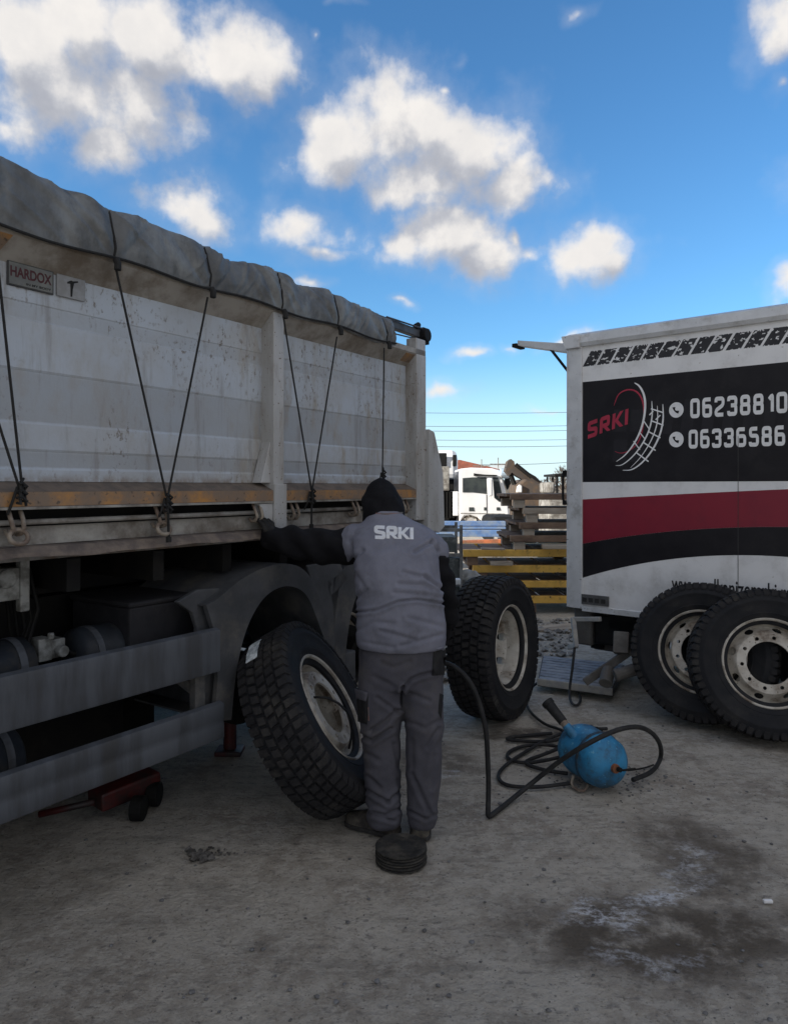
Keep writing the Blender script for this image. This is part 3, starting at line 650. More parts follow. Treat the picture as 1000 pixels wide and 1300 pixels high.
m_.box(-2.6,.9,1.72,2.3,.14,1.1); m_.box(-2.7,1.02,1.0,1.6,.18,.95); m_.box(-2.0,.95,.62,.95,.34,.8); m_.box(1.03,1.42,.98,1.62,.16,.9); m_.box(.98,1.45,1.72,2.3,.12,1.05); m_.cyl((1.02,1.2,.6),(2.5,1.2,.55),.05,12)  # boxes added to hide bright ground and keep the underside dark
obj('gearbox_and_dark_fillers', m_, dark, truck, bevel=.01)
# side guard rails
def rail(zl, zt, s1, tapered, step):
    n_ = 60; s0 = -1.7; rg = []
    for i in range(n_+1):
        s_ = s0+(s1-s0)*i/n_; w_ = .004*noise.noise(Vector((s_*1.7, zl*9, 0)))
        h = zt-zl; st_ = .45 if step and s_ < .45 else None
        pf = [(-.002,zl),(-.028,zl+.008),(-.032,zl+.02),(-.030+w_,zl+h*.42),(-.024+w_,zl+h*.5),(-.030+w_,zl+h*.58),(-.032,zt-.02),(-.028,zt-.008),(-.002,zt)]
        if not step: pf[3:6] = [(-.030+w_,zl+h*.4),(-.030+w_,zl+h*.5),(-.030+w_,zl+h*.6)]
        rg.append([(s_, y, z) for y, z in pf]+[(s_, .004, zt-.01), (s_, .004, zl+.01)])
    return MB().loft(rg)
se = tp(274,825)[0]; o = obj('guard_rail', rail(.770,.983,se,True,False), railm, truck, smooth='a', ang=50)
se2 = tp(279,920)[0]; o = obj('guard_rail', rail(.448,.63,se2,False,True), railm, truck, smooth='a', ang=50)
ff = o.copy(); C.objects.link(ff); ff.location = (0, 2.43, 0)
ff = o.copy(); C.objects.link(ff); ff.location = (0, 2.43, .34)
for s_ in (tp(256,870)[0], -.55):
    m_ = MB().box(s_-.03, s_+.03, .006, .05, .5, .95); m_.obox((s_,.03,.70), (s_,.7,.95), .05, .05); obj('rail_bracket', m_, plas, truck, bevel=.005)
m_ = MB(); 
for s_ in (-.1, -.9): m_.box(s_, s_+.05, .2, .26, .3, .9)
obj('tank_bracket', m_, dark, truck)
ctn = empty('shade_container', P0+TD*-.9+TN*2.62, TROT, label='unseen black container added to darken the gap under the tipper', cat='container')  # unseen container, added as a dark backing that shades the truck's underside
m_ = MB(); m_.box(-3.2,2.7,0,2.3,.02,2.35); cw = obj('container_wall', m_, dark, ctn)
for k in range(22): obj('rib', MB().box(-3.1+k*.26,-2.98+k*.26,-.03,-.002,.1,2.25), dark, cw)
# cab, out of the frame to the left
cabm = mat('cab_paint', (.5,.5,.5), .4, sc=3, rough=.4); gl = mat('dark_glass', .02, .03, rough=.08)
m_ = MB(); pf = [(-5.1,.5),(-5.15,1.6),(-4.95,2.75),(-4.8,2.95),(-3.1,2.95),(-3.05,2.8),(-3.05,1.1),(-3.9,1.0),(-4.0,.5)]
m_.prism(pf, .06, 2.38); cb = obj('cab', m_, cabm, truck, bevel=.04)
m_ = MB().box(-4.75,-3.95,.052,.058,1.75,2.45); obj('side_window', m_, gl, cb)
m_ = MB().box(-5.13,-5.11,.0,.0,0,0); m_ = MB().add([(-5.148,.2,1.75),(-5.148,2.25,1.75),(-5.0,2.25,2.6),(-5.0,.2,2.6)], [(0,1,2,3)]); obj('windscreen', m_, gl, cb)
m_ = MB(); m_.obox((-4.9,.05,2.3),(-4.9,-.2,2.35),.03,.03); m_.box(-4.93,-4.87,-.3,-.1,1.9,2.4); obj('mirror', m_, dark, cb, bevel=.01)
# ------------------------------------------------------------------ tarpaulin and its cords
tarpm = mat('grey_tarp', (.205,.215,.215), (.115,.12,.122), sc=4, lo=.35, hi=.65, rough=.55, bump=.35, bsc=16, stretch=(1.4,1,.8), dirt=(.07,.072,.074), dsc=5, damt=.48)
ropes = [tp(x, 360)[0] for x in (141,262,354,425,487)]; ropes = [-1.9,-1.3,-.75,-.15]+ropes
sT = tp(498,430)[0]
def tarp_top(s_): 
    # height of the crest along the truck, read from the outline
    tb = [(-2.8,2.80),(-.1,2.845),(0.0,2.843),(.33,2.815),(.47,2.798),(.62,2.812),(.95,2.795),(1.10,2.765),(1.28,2.79),(1.45,2.795),(1.62,2.765),(1.8,2.785),(2.0,2.78),(2.2,2.775),(2.35,2.755),(2.49,2.745),(3,2.74)]
    for (a, za), (b, zb) in zip(tb[:-1], tb[1:]):
        if a <= s_ <= b: t = (s_-a)/(b-a); t = t*t*(3-2*t); return za+(zb-za)*t
    return 2.8
m_ = MB(); ns = 640; nv = 48; vs = []
for i in range(ns+1):
    s_ = S0+(sT-S0)*i/ns
    dr = min(abs(s_-r_) for r_ in ropes); near = sorted(ropes, key=lambda r_: abs(s_-r_))[0]
    pin = math.exp(-(dr/.05)**2); zt = tarp_top(s_); zb = 2.578-.016*max(0,s_)/2.7-.010*math.sin(s_*9)*(1-pin)-.006*noise.noise(Vector((s_*8,0,3)))+.006*pin
    for j in range(nv+1):
        v = j/nv
        if v < .5:
            u = v/.5; z = zb+(zt-.030-zb)*u; y = -.018-.007*math.sin(u*math.pi*.9)*(1-.4*pin)+.030*u*u
        else:
            u = (v-.5)/.5; a = min(1, u*4.2); z = zt-.030+.030*math.sin(a*math.pi/2); y = .013+.07*(1-math.cos(a*math.pi/2))+max(0,u-.24)*1.6; z += max(0, u-.24)*.08
        fall = math.exp(-(max(0, v-.6)/.25)**2)
        wp = 1.2*noise.noise(Vector((s_*2.2, z*2, 7))); side = math.tanh(6*math.sin(s_*math.pi/.62))
        e1 = noise.noise(Vector((s_*9+z*12+wp, (z-s_)*.7, 5))); e2 = noise.noise(Vector((s_*10-z*9+wp, (z+s_)*.7, 15))); e3 = noise.noise(Vector((s_*26+z*6, z*4, 9)))
        d1 = noise.noise(Vector((s_*3, z*3, 1)))*.6
        d2 = .5*((1-abs(e1)*5)**1.5 if abs(e1) < .2 else 0)*(.6+.4*side)+.5*((1-abs(e2)*5)**1.5 if abs(e2) < .2 else 0)*(.6-.4*side)+.12*e3
        fan = abs(math.sin(math.atan2(s_-near, max(.02, z-zb+.03))*4.5))*math.exp(-((dr)/.20)**2)*min(1, (z-zb)/.05)
        d3 = noise.noise(Vector((s_*40, z*30, 9)))
        dy = (-.008*d1-.024*d2-.001*d3-.022*fan)*(1-.3*pin)*fall*min(1, .3+v*3)
        vs.append((s_, y+dy, z-(dy*.25)*(v > .3)))
m_.add(vs, [(i*(nv+1)+j, (i+1)*(nv+1)+j, (i+1)*(nv+1)+j+1, i*(nv+1)+j+1) for i in range(ns) for j in range(nv)])
tarp = obj('tarpaulin', m_, tarpm, smooth=True, label='grey wrinkled tarpaulin stretched over the top of the tipper', cat='tarpaulin'); tarp.location = P0; tarp.rotation_euler = (0,0,TROT)
sd = tarp.modifiers.new('thick', 'SOLIDIFY'); sd.thickness = .004; sd.offset = 0
corm = mat('dark_cord', (.022,.022,.022), .03, sc=40, rough=.9)
# hem cord (part of the tarp)
pts = [(S0+(sT-S0)*i/200, -.030, 2.576-.010*math.sin((S0+(sT-S0)*i/200)*9)*.8) for i in range(201)]
obj('hem_cord', MB().tube(pts, .0055, 6), corm, tarp)
tbv = BVHTree.FromPolygons([Vector(v) for v in m_.v], m_.f)
def on_tarp(s_, u):
    zt = tarp_top(s_)
    if u < .7:
        z = 2.585+(zt-.012-2.585)*u/.7; h_ = tbv.ray_cast(Vector((s_,-.5,z)), Vector((0,1,0))); y = h_[0].y if h_[0] else 0
        return (s_, y-.003, z)
    y = .0+.25*(u-.7)/.3; h_ = tbv.ray_cast(Vector((s_,y,4)), Vector((0,0,-1))); return (s_, y, (h_[0].z if h_[0] else zt)+.002)
for s_ in ropes:
    obj('tie_strap', MB().tube([on_tarp(s_+.004*math.sin(u*9), u) for u in [k/24 for k in range(25)]], .005, 6), corm, tarp)
    obj('eyelet', MB().tube([(s_-.004*0, -.036, 2.575), (s_+.002, -.044, 2.555), (s_, -.046, 2.53)], .014, 8), corm, tarp)
def cord(label, segs, knot, tail=None):
    m_ = MB()
    for (a, b) in segs:
        A = tp(*a, -.02); B = tp(*b, -.02); A = (A[0], -.035, A[1]); B = (B[0], -.022, B[1])
        mid = tuple((A[i]+B[i])/2 for i in range(3)); m_.tube([A, (mid[0], mid[1]-.0, mid[2]-.004), B], .0048, 6)
    kz = tp(*knot, -.02)
    for k in range(9):
        a = k*2.1; m_.tube([(kz[0]+.012*math.cos(a), -.02-.012*abs(math.sin(a)), kz[1]+.03-.012*k*.7), (kz[0]-.016*math.cos(a+1), -.038, kz[1]+.01-.009*k), (kz[0]+.012*math.sin(a), -.018, kz[1]-.01-.006*k)], .0055, 6)
    m_.tube([(kz[0]-.01,-.02,kz[1]), (kz[0]-.03,-.02,kz[1]-.06), (kz[0]-.035,.0,kz[1]-.10)], .005, 6); m_.tube([(kz[0]+.01,-.025,kz[1]), (kz[0]+.022,-.02,kz[1]-.07)], .005, 6)
    if tail: t_ = tp(*tail, -.02); m_.tube([(kz[0]+.004,-.022,kz[1]), (t_[0],-.022,t_[1])], .006, 6); m_.cyl((t_[0],-.022,t_[1]+.012), (t_[0],-.022,t_[1]-.012), .012, 8)
    o = obj('tarp_cord', m_, corm, label=label, cat='elastic cord', group='elastic cords holding the tarpaulin down'); o.location = P0; o.rotation_euler = (0,0,TROT)
cord('pair of dark elastic cords meeting at the far left of the tipper side', [((-6,330),(28,618)), ((-60,360),(24,618))], (26,618))
cord('wide V of dark elastic cords left of the tipper centre post', [((145,343),(211,630)), ((261,378),(213,630))], (212,632), (214,685))
cord('V of dark elastic cords just right of the tipper centre post', [((357,402),(395,622)), ((425,428),(396,622))], (395,624), (395,668))
cord('single vertical dark elastic cord above the black hood of the man', [((485,442),(485,600))], (485,600))
# ------------------------------------------------------------------ box van
V0 = Vector((1.444, 5.853, 0)); VD = Vector((1.222, -1, 0)).normalized(); VN = Vector((0,0,1)).cross(VD); VROT = math.atan2(VD.y, VD.x)
def vp(px, py, y=0.0):
    q_ = (px-500)/F; O_ = V0+VN*y; s_ = (q_*O_.y-O_.x)/(VD.x-q_*VD.y); p_ = O_+VD*s_
    return s_, H-(py-HOR)/F*p_.y
van = empty('box_van', V0, VROT, label='white box body of a tyre service van with black and red side print', cat='van')
vw = mat('van_white', (.80,.80,.80), (.72,.72,.72), sc=3, rough=.4, dirt=(.52,.51,.49), dsc=3, damt=.40, speck=(.42,.40,.37), ssc=22, samt=.66, bump=.03)
valu = mat('van_aluminium', (.66,.67,.68), (.56,.57,.58), sc=5, rough=.45, metal=.2, dirt=(.36,.35,.33), dsc=6, damt=.4, speck=(.2,.2,.19), ssc=30, samt=.66)
vblk = mat('black_print', (.013,.012,.015), (.018,.017,.020), sc=4, rough=.42, dirt=(.026,.025,.027), dsc=3, damt=.4)
vred = mat('crimson_print', (.23,.012,.030), (.20,.010,.028), sc=3, rough=.45, dirt=(.15,.015,.03), dsc=4, damt=.35)
vwp = mat('white_print', (.82,.82,.82), (.74,.74,.74), sc=20, rough=.5)
z_b = .67; z_t = 2.815; u0 = vp(739,600)[0]; UE = 5.6
obj('box_body', MB().box(.006, UE, .0, 2.3, z_b, z_t), vw, van, bevel=.004)
m_ = MB(); m_.box(-.0, u0, -.014, .06, z_b-.012, z_t); m_.box(-.02,.0,-.01,2.31,z_b-.01,z_t); obj('corner_post', m_, valu, van, bevel=.005)
zr0 = vp(741,440)[1]; zr1 = vp(741,425)[1]
m_ = MB(); rg = []
for u in (-.03, UE): rg.append([(u,-.022,zr0),(u,-.034,zr0+.03),(u,-.024,zr1),(u,.06,zr1+.03),(u,.06,zr0)])
m_.loft(rg); obj('roof_rail', m_, valu, van)
m_ = MB(); m_.box(-.02, UE, .06, 2.26, z_t+.003, z_t+.05); obj('roof', m_, vw, van, bevel=.01)
m_ = MB(); m_.prism([(-.055,zr1+.004),(u0-.01,zr1+.004),(u0-.01,zr0-.01),(-.02,zr0-.01)], -.04, .05); obj('corner_cap', m_, valu, van, bevel=.006)
m_ = MB(); rg = []
for u in (u0, UE): rg.append([(u,-.012,z_b-.03),(u,-.012,z_b+.012),(u,-.0005,z_b+.016),(u,.04,z_b-.03)])
m_.loft(rg); obj('bottom_rail', m_, valu, van)
TH = .0012
def vpoly(name, pts, mt, lay, parent=van, up=False):
    m_ = MB(); n_ = len(pts); y = -.0008-lay*.0012
    m_.add([(a, y, b) for a, b in pts], [tuple(range(n_))]); return obj(name, m_, mt, parent)
def vz(py): return vp(741, py)[1]
uR = 3.4
# black field, red band, lower black sweep
vpoly('black_field', [(u0+.002,vz(612)),(uR,vz(612)),(uR,vz(485)),(u0+.002,vz(485))], vblk, 0)
def strip(name, top, bot, mt, lay, n=40):
    m_ = MB(); y = -.0008-lay*.0012; vs = []
    for i in range(n+1):
        u = u0+.002+(uR-u0)*i/n; vs += [(u,y,bot(u)),(u,y,top(u))]
    m_.add(vs, [(2*i,2*i+2,2*i+3,2*i+1) for i in range(n)]); return obj(name, m_, mt, van)
def curve_fn(pts):
    q_ = [vp(*p) for p in pts]
    def f(u):
        n = len(q_); r_ = 0
        for i in range(n):
            t = q_[i][1]
            for j in range(n):
                if j != i: t *= (u-q_[j][0])/(q_[i][0]-q_[j][0])
            r_ += t
        if u > q_[-1][0]:
            e_ = q_[-1]; r_ = e_[1]-(u-e_[0])*(u-e_[0]-.0)*.09
        return r_
    return f
rt = curve_fn([(741,634),(870,627),(999,621)]); rb = curve_fn([(741,690),(870,673),(999,669)]); kb = curve_fn([(741,733),(850,710),(999,707)])
strip('red_band', rt, rb, vred, 0); strip('black_sweep', lambda u: rb(u)-.0005, kb, vblk, 0)
# row of torn tread marks along the top
rr_ = random.Random(11)
tread_m = mat('charcoal_print', (.035,.036,.04), (.05,.05,.055), sc=12, rough=.6)
tz0, tz1 = vz(465.5), vz(447); 
ua, ub = vp(741,455)[0], vp(999,440)[0]
NB = 12; pit = (ub-ua)/NB*.985
def torn(i):
    w_ = pit*.84; h = tz1-tz0; x = ua+i*pit-.012; sl = pit*.58
    top = []; bot = []; n = 12
    for k in range(n+1):
        t = k/n
        top.append([x+sl+w_*t, tz1-h*.10*abs(noise.noise(Vector((i*3.1+t*5,2,0))))*(2.2 if rr_.random() < .35 else .3)])
        bot.append([x+w_*t, tz0+h*.12*abs(noise.noise(Vector((i*2.3+t*6,9,0))))*(2.0 if rr_.random() < .3 else .3)])
    m_ = MB(); y = -.0008; rows = 9; ncol = 16; keep = []; vs = []
    for r_ in range(rows*2+1):
        v = r_/(rows*2)
        for c_ in range(ncol*2+1):
            t = c_/(ncol*2); a = Vector(bot[0]).lerp(Vector(bot[-1]), t); b = Vector(top[0]).lerp(Vector(top[-1]), t)
            k = min(n, int(t*n)); b.y = top[k][1]; a.y = bot[k][1]; p = a.lerp(b, v); vs.append((p.x, y, p.y))
    W2 = ncol*2+1; fs = []
    for r_ in range(rows*2):
        for c_ in range(ncol*2):
            x_, z_ = vs[r_*W2+c_][0], vs[r_*W2+c_][2]
            q = noise.fractal(Vector((x_*26+z_*22, z_*60-x_*12, i*.7)), 1, 2, 2)
            if q < .38: fs.append((r_*W2+c_, r_*W2+c_+1, (r_+1)*W2+c_+1, (r_+1)*W2+c_))
    m_.add(vs, fs); return obj('tread_print', m_, tread_m, van)
for i in range(NB+1): torn(i)
# wheel emblem
def VF(x, y, z): return (x, -.0022-z, y)
def vstroke(name, pts_px, w, mt, closed=False, rad=.2, lay=0, taper=False):
    pth = [Vector(vp(*p)) for p in pts_px]
    for _ in range(3 if rad else 0):
        pth = ([pth[0]] if not closed else [])+[q2 for a, b in (zip(pth[:-1], pth[1:]) if not closed else zip(pth, pth[1:]+pth[:1])) for q2 in (a.lerp(b,.25), a.lerp(b,.75))]+([pth[-1]] if not closed else [])
    m_ = MB(); ww = (lambda t: w*(.15+.85*math.sin(math.pi*min(1,max(0,t))**.8)+.0)) if taper else w
    ribbon(m_, pth, ww, closed, fn=lambda x, y, z: (x, -.0022-lay*.0006, y)); return obj(name, m_, mt, van)
ghost = mat('faded_tread_print', (.026,.025,.029), (.021,.020,.024), sc=9, rough=.5)
for i in range(2):
    for j in range(2):
        x0 = 774+i*22; y0 = 520+j*38
        vpoly('faded_block', [vp(x0+3,y0+28), vp(x0+20,y0+28), vp(x0+22,y0), vp(x0+5,y0)], ghost, 0.6)
for i in range(7): vpoly('faded_block', [vp(836+i*26,552+i*1.5-2), vp(851+i*26,552-i*.6), vp(858+i*26,508-i*1.5), vp(843+i*26,508-i)], ghost, 0.6)
vstroke('red_ring', [(779,515),(784,500),(796,494),(808,496),(816,508),(818,530),(812,560),(800,572),(788,576),(780,573)], .012, vred_b if 'vred_b' in globals() else mat('red_print', (.42,.025,.06), (.36,.02,.05), sc=10, rough=.5), lay=0, taper=True)
vstroke('white_arc', [(805,486),(812,490),(819,505),(818,530),(810,555),(795,577),(782,586)], .017, vwp, lay=1, taper=True)
vstroke('white_arc', [(827,509),(828,530),(822,552),(808,575),(790,591),(781,591)], .012, vwp, lay=2, taper=True)
vstroke('white_arc', [(841,513),(842,535),(835,560),(820,583),(803,597),(790,597)], .014, vwp, lay=3, taper=True)
vstroke('white_arc', [(834,515),(835,535),(828,557),(814,580),(800,594)], .009, vwp, lay=4, taper=True)
for (a, b) in (((826,519),(842,524)),((826,534),(842,540)),((823,548),(838,556)),((817,562),(832,572)),((808,575),(823,586)),((824,527),(829,522)),((832,533),(838,527))):
    vstroke('tread_line', [a, b], .010, vwp, rad=0, lay=5)
for (a, b) in (((816,533),(824,545)),((811,548),(819,558)),((804,560),(812,571))): vstroke('tread_line', [a, b], .008, vwp, rad=0, lay=5)
lr = mat('red_print', (.42,.025,.06))
(la, lza), (lb, lzb) = vp(746,556), vp(802,538)
ang_ = math.atan2(lzb-lza, lb-la)+.02; hL = .118
m_ = MB()
def LF(x, y, z):
    x2 = x*.80+y*.28; return (la+x2*math.cos(ang_)-y*math.sin(ang_)*.8, -.0042-z*.5, lza+x2*math.sin(ang_)+y*math.cos(ang_))
logo(m_, 'SRKI', hL, .27, LF, cross=1); obj('logo_lettering', m_, lr, van)
# phone numbers
w6 = .62
GL = {'0': [([(0,0),(w6,0),(w6,1),(0,1)],1)], '6': [([(0,0),(w6,0),(w6,.57),(0,.57)],1),([(w6,1),(0,1),(0,.4)],0)],
 '2': [([(0,.78),(0,1),(w6,1),(w6,.60),(0,.28),(0,0),(w6+.02,0)],0)], '3': [([(0,.8),(0,1),(w6,1),(w6,.53),(.2,.53)],0),([(.2,.53),(w6,.53),(w6,0),(0,0),(0,.2)],0)],
 '8': [([(.02,.53),(w6-.02,.53),(w6-.02,1),(.02,1)],1),([(0,0),(w6,0),(w6,.53),(0,.53)],1)], '1': [([(.08,.74),(.34,1),(.34,0)],0)],
 '5': [([(w6-.02,1),(.02,1),(.02,.56),(w6,.56),(w6,0),(0,0),(0,.18)],0)]}
def number(s, pa, pb, zb, zt):
    ua_, ub_ = vp(*pa)[0], vp(*pb)[0]; h = zt-zb; tot = sum(.72 if c_ == '1' else 1.0 for c_ in s); k = (ub_-ua_)/(tot)
    x = ua_
    for c_ in s:
        m_ = MB(); sc_ = k*.80/(w6+.26)
        for si, (st, cl) in enumerate(GL[c_]):
            pth = rpath([Vector(p) for p in st], .17, bool(cl), k=4)
            ribbon(m_, pth, .25, bool(cl), fn=lambda a, b, z, si=si: (x+.1*sc_+a*sc_, -.0022-si*.0006, zb+.1*h+b*h*.8))
        obj('phone_digit', m_, vwp, van); x += k*(.72 if c_ == '1' else 1.0)
z_1 = vz(545.5); 
number('06238810', (876,518), (1003,514), vp(880,531)[1], vp(880,506)[1])
number('06336586', (874,558), (1000,556), vp(880,569.5)[1], vp(880,545.5)[1])
for py in (520.5, 558):
    cu, cz = vp(858, py); r_ = .058
    obj('icon_disc', MB().add([(cu+r_*.92*math.cos(t), -.0022, cz+r_*math.sin(t)) for t in [2*math.pi*k/28 for k in range(28)]], [tuple(range(28))]), vwp, van)
    m_ = MB(); pth = [Vector((cu-.017, cz+.022)), Vector((cu-.016, cz+.004)), Vector((cu-.004, cz-.012)), Vector((cu+.018, cz-.018))]
    ribbon(m_, rpath(pth, .01), lambda t: .010+.012*abs(2*t-1)**2, fn=lambda a, b, z: (a, -.0032, b)); obj('handset_print', m_, vblk, van)
# web address partly hidden by the wheels
(wa, wza), (wb, wzb) = vp(852,752), vp(1004,749)
m_ = print_text('www.vulkanizersrki.rs', wa, wb, wza+.012, .115, -.0022, 'web_lettering', vblk, van, offset=.012)
seam_m = mat('panel_seam', .05, .07, sc=30, rough=.7)
us = vp(936, 600)[0]; obj('panel_seam', MB().box(us, us+.0035, -.0030, -.0012, z_b+.02, vz(640)+.5), seam_m, van)
rvm = mat('rivet_head', (.45,.45,.45), .35, sc=30, rough=.5)
rv0 = None
for k in range(26):
    u = u0+.05+k*.11; rv = obj('rivet', MB().revolve([(.0001,.004),(.004,.003),(.0055,.0),(.0001,.0)], 8), rvm, van) if rv0 is None else rv0.copy()
    if rv0 is None: rv0 = rv; rv.rotation_euler = (R(90),0,0)
    else: C.objects.link(rv)
    rv.location = (u, -.0125, z_b-.008)
# small fittings
(a, za), (b, zb) = vp(738.5,753), vp(773,770)
fo = obj('side_marker', MB().box(a, b, -.018, -.0012, zb, za-.005), mat('marker_grey', (.10,.10,.10), (.07,.07,.07), sc=20, rough=.6), van, bevel=.003)
for k in range(4): obj('marker_slot', MB().box(a+.012+k*.052, a+.048+k*.052, -.0215, -.0185, zb+.02, za-.03), mat('marker_dark', .025, .03, sc=20), fo)
m_ = MB(); hu = -.035
m_.tube([(-.02,-.01,vp(722,597)[1]), (-.045,-.02,vp(722,601)[1]), (-.045,-.02,vp(722,634)[1]), (-.02,-.01,vp(722,640)[1])], .010, 8); m_.box(-.045,-.0205,-.03,.0,vp(722,602)[1]-.02,vp(722,602)[1]+.03); m_.box(-.045,-.0205,-.03,.0,vp(722,638)[1]-.02,vp(722,638)[1]+.02)
obj('door_bar', m_, dark, van, smooth='a')
# raised rear hatch with strut
m_ = MB(); zh = vp(700,440)[1]; m_.add([], []); 
m_.prism([(-.02,2.84),(-.50,2.93),(-.50,2.885),(-.02,2.765)], .03, .16); 
obj('awning_arm', m_, valu, van, bevel=.004)
obj('arm_cap', MB().box(-.55,-.502,.02,.17,2.872,2.905), dark, van, bevel=.004)
obj('gas_strut', MB().tube([(-.20,.045,2.83), (-.022,.045,2.60)], .012, 8), dark, van, smooth=True)
# chassis and tail lift under the box
m_ = MB(); m_.box(.15,UE,.55,.65,.45,.66); m_.box(.15,UE,1.6,1.7,.45,.66); m_.box(.3,.5,.1,2.2,.5,.66); m_.box(1.3,1.5,.1,2.2,.5,.66); obj('van_chassis', m_, dark, van)
m_ = MB(); m_.box(.5,2.9,1.2,1.3,.05,.6); m_.box(.1,.2,.2,2.1,.30,.5); obj('van_belly', m_, dark, van)
for u_ in (1.9,3.9):
    for y_ in (.28,2.05): wq = wheel('x', (u_, y_, .40), (0,-1 if y_ < 1 else 1,0), parent=van); wq.name = 'van_wheel'; wq.scale = (.79,.79,.79)
lg = mat('lift_grey', (.13,.125,.115), (.07,.066,.06), sc=9, rough=.7, dirt=(.09,.08,.07), dsc=8, damt=.5, bump=.2)
def wv(p): # world -> van local
    d = Vector(p)-V0; return (d.dot(VD), d.dot(VN), p[2])
m_ = MB(); m_.obox(wv(px2(727,786,5.7)), wv(px2(762,786,5.5)), .03,.035); m_.obox(wv(px2(727,784,5.7)), wv(px2(731,822,5.6)), .035,.045); m_.obox(wv(px2(731,820,5.6)), wv(px2(722,822,5.75)), .035,.035); obj('lift_handle', m_, mat('lift_pale', (.36,.34,.30), .25, sc=12, rough=.7), van, bevel=.005)
m_ = MB(); m_.box(.0,.16,.08,.32,.34,.66); obj('bumper_post', m_, lg, van, bevel=.02)
m_ = MB(); m_.box(.17,.62,.10,.28,.36,.60); obj('lift_box', m_, dark, van, bevel=.02)
m_ = MB(); m_.box(.1,.75,.24,.40,.28,.345); obj('lift_crossbar', m_, lg, van, bevel=.015)
(a_, b_) = (px2(783,800,5.4), px2(800,855,5.2)); m_ = MB(); m_.obox(wv(px2(789,803,5.35)), wv(px2(788,830,5.3)), .11,.10); m_.cyl(wv(px2(780,858,5.2)), wv(px2(805,850,5.2)), .045, 14); m_.cyl(wv(px2(772,850,5.35)), wv(px2(768,868,5.25)), .05, 14); m_.obox(wv(px2(742,866,5.4)), wv(px2(800,826,5.3)), .04,.06); obj('lift_arm', m_, lg, van, bevel=.006)
# tail-lift platform lowered near the ground
m_e = empty('lift_platform', (0,0,0), parent=van)
A = wv(px2(684,860,5.72)); Bq = wv(px2(775,856,5.45)); Cq = wv(px2(790,828,6.2)); Dq = wv(px2(690,836,6.5))
zp = .10
def pl(u, v): # bilinear on platform
    p = Vector(A[:2]).lerp(Vector(Bq[:2]), u); q2 = Vector(Dq[:2]).lerp(Vector(Cq[:2]), u); return p.lerp(q2, v)
def slab(u0_, u1_, v0, v1, z0, z1):
    m2 = MB(); c4_ = [pl(u0_,v0), pl(u1_,v0), pl(u1_,v1), pl(u0_,v1)]
    return m2.add([(p.x,p.y,z0) for p in c4_]+[(p.x,p.y,z1) for p in c4_], [(0,3,2,1),(4,5,6,7),(0,1,5,4),(1,2,6,5),(2,3,7,6),(3,0,4,7)])
lpm = mat('lift_alu', (.30,.31,.33), (.20,.21,.23), sc=8, rough=.45, dirt=(.10,.10,.10), dsc=8, damt=.4)
obj('plate', slab(-.02,1.02,-.02,1.02,.045,.085), mat('lift_dark', .06, .08, sc=10, rough=.6), m_e)
for k in range(9):
    obj('plank', slab(0,1,k/9+.012,(k+1)/9-.012,.086,.104), lpm, m_e)
obj('edge_bar', slab(-.03,1.03,-.05,-.022,.055,.112), mat('lift_pale', .3), m_e, bevel=.006)
# ------------------------------------------------------------------ things on the ground
def px_g(px, py, z=0.0):   # pixel on horizontal plane z
    Y = (H-z)*F/(py-HOR); return Vector(((px-500)/F*Y, Y, z))
def sm(pts, k=3):
    for _ in range(k): pts = [pts[0]]+[q2 for a, b in zip(pts[:-1], pts[1:]) for q2 in (a.lerp(b,.25), a.lerp(b,.75))]+[pts[-1]]
    return pts
# blasting tank
bl = mat('scuffed_blue_paint', (.030,.25,.47), (.02,.16,.33), sc=6, rough=.5, bump=.12, dirt=(.03,.07,.10), dsc=10, damt=.46, speck=(.12,.36,.52), ssc=34, samt=.62)
c_end = px_g(779, 974, .16); axis_ = Vector((-.34, .94, .0)).normalized(); c_end = Vector((c_end.x, c_end.y, .157))
tk = empty('air_blast_tank', c_end, label='scuffed blue air blast tank with black barrel lying on the dirt', cat='air tank')
q3 = axis_.to_track_quat('Z', 'Y').to_matrix(); L_ = .34; rt_ = .140
prof = [(.004,-.004),(.05,.0),(.09,.012),(.116,.035),(.134,.065),(rt_,.105),(rt_+.002,.13),(rt_+.002,.133),(rt_-.001,.136),(rt_,.27),(rt_+.002,.28),(.134,.32),(.122,.35),(.08,.375),(.004,.385)]
m_ = MB(); m_.loft([[q3 @ Vector((r_*math.cos(t), r_*math.sin(t), z-.0)) for t in [2*math.pi*k/40 for k in range(40)]] for r_, z in prof]); obj('tank_shell', m_, bl, tk, smooth='a', ang=60)
m_ = MB(); m_.cyl((0,0,0), tuple(-axis_*.022), .024, 12); obj('end_fitting', m_, mat('rust_orange', (.30,.09,.03), (.14,.06,.03), sc=20), tk, bevel=.003)
m_ = MB(); m_.tube([-axis_*.02+Vector((.0,0,0)), -axis_*.03+Vector((.03,0,-.002)), -axis_*.025+Vector((.10,.01,.0))], .006, 6); m_.cyl(-axis_*.01+Vector((.008,0,0)), -axis_*.035+Vector((.014,0,0)), .013, 8); obj('drain_tap', m_, dark, tk)
b0 = px2(735,942,3.95)-c_end; b1 = px2(718,921,4.0)-c_end; b2 = px2(694,891,4.1)-c_end
m_ = MB(); m_.tube([b0-(b1-b0)*.6, b1], [.036,.024], 14); obj('barrel_socket', m_, bl, tk, smooth='a')
m_ = MB(); m_.tube([b1-(b1-b0)*.3, b1+(b1-b0)*.35], .022, 14); obj('barrel_neck', m_, hk, tk, smooth='a')
m_ = MB(); m_.tube([b1+(b1-b0)*.2, b2], [.026,.032], 16); m_.tube([b2-(b2-b1)*.12, b2+(b2-b1)*.01], [.036,.036], 16); obj('barrel', m_, blk, tk, smooth='a')
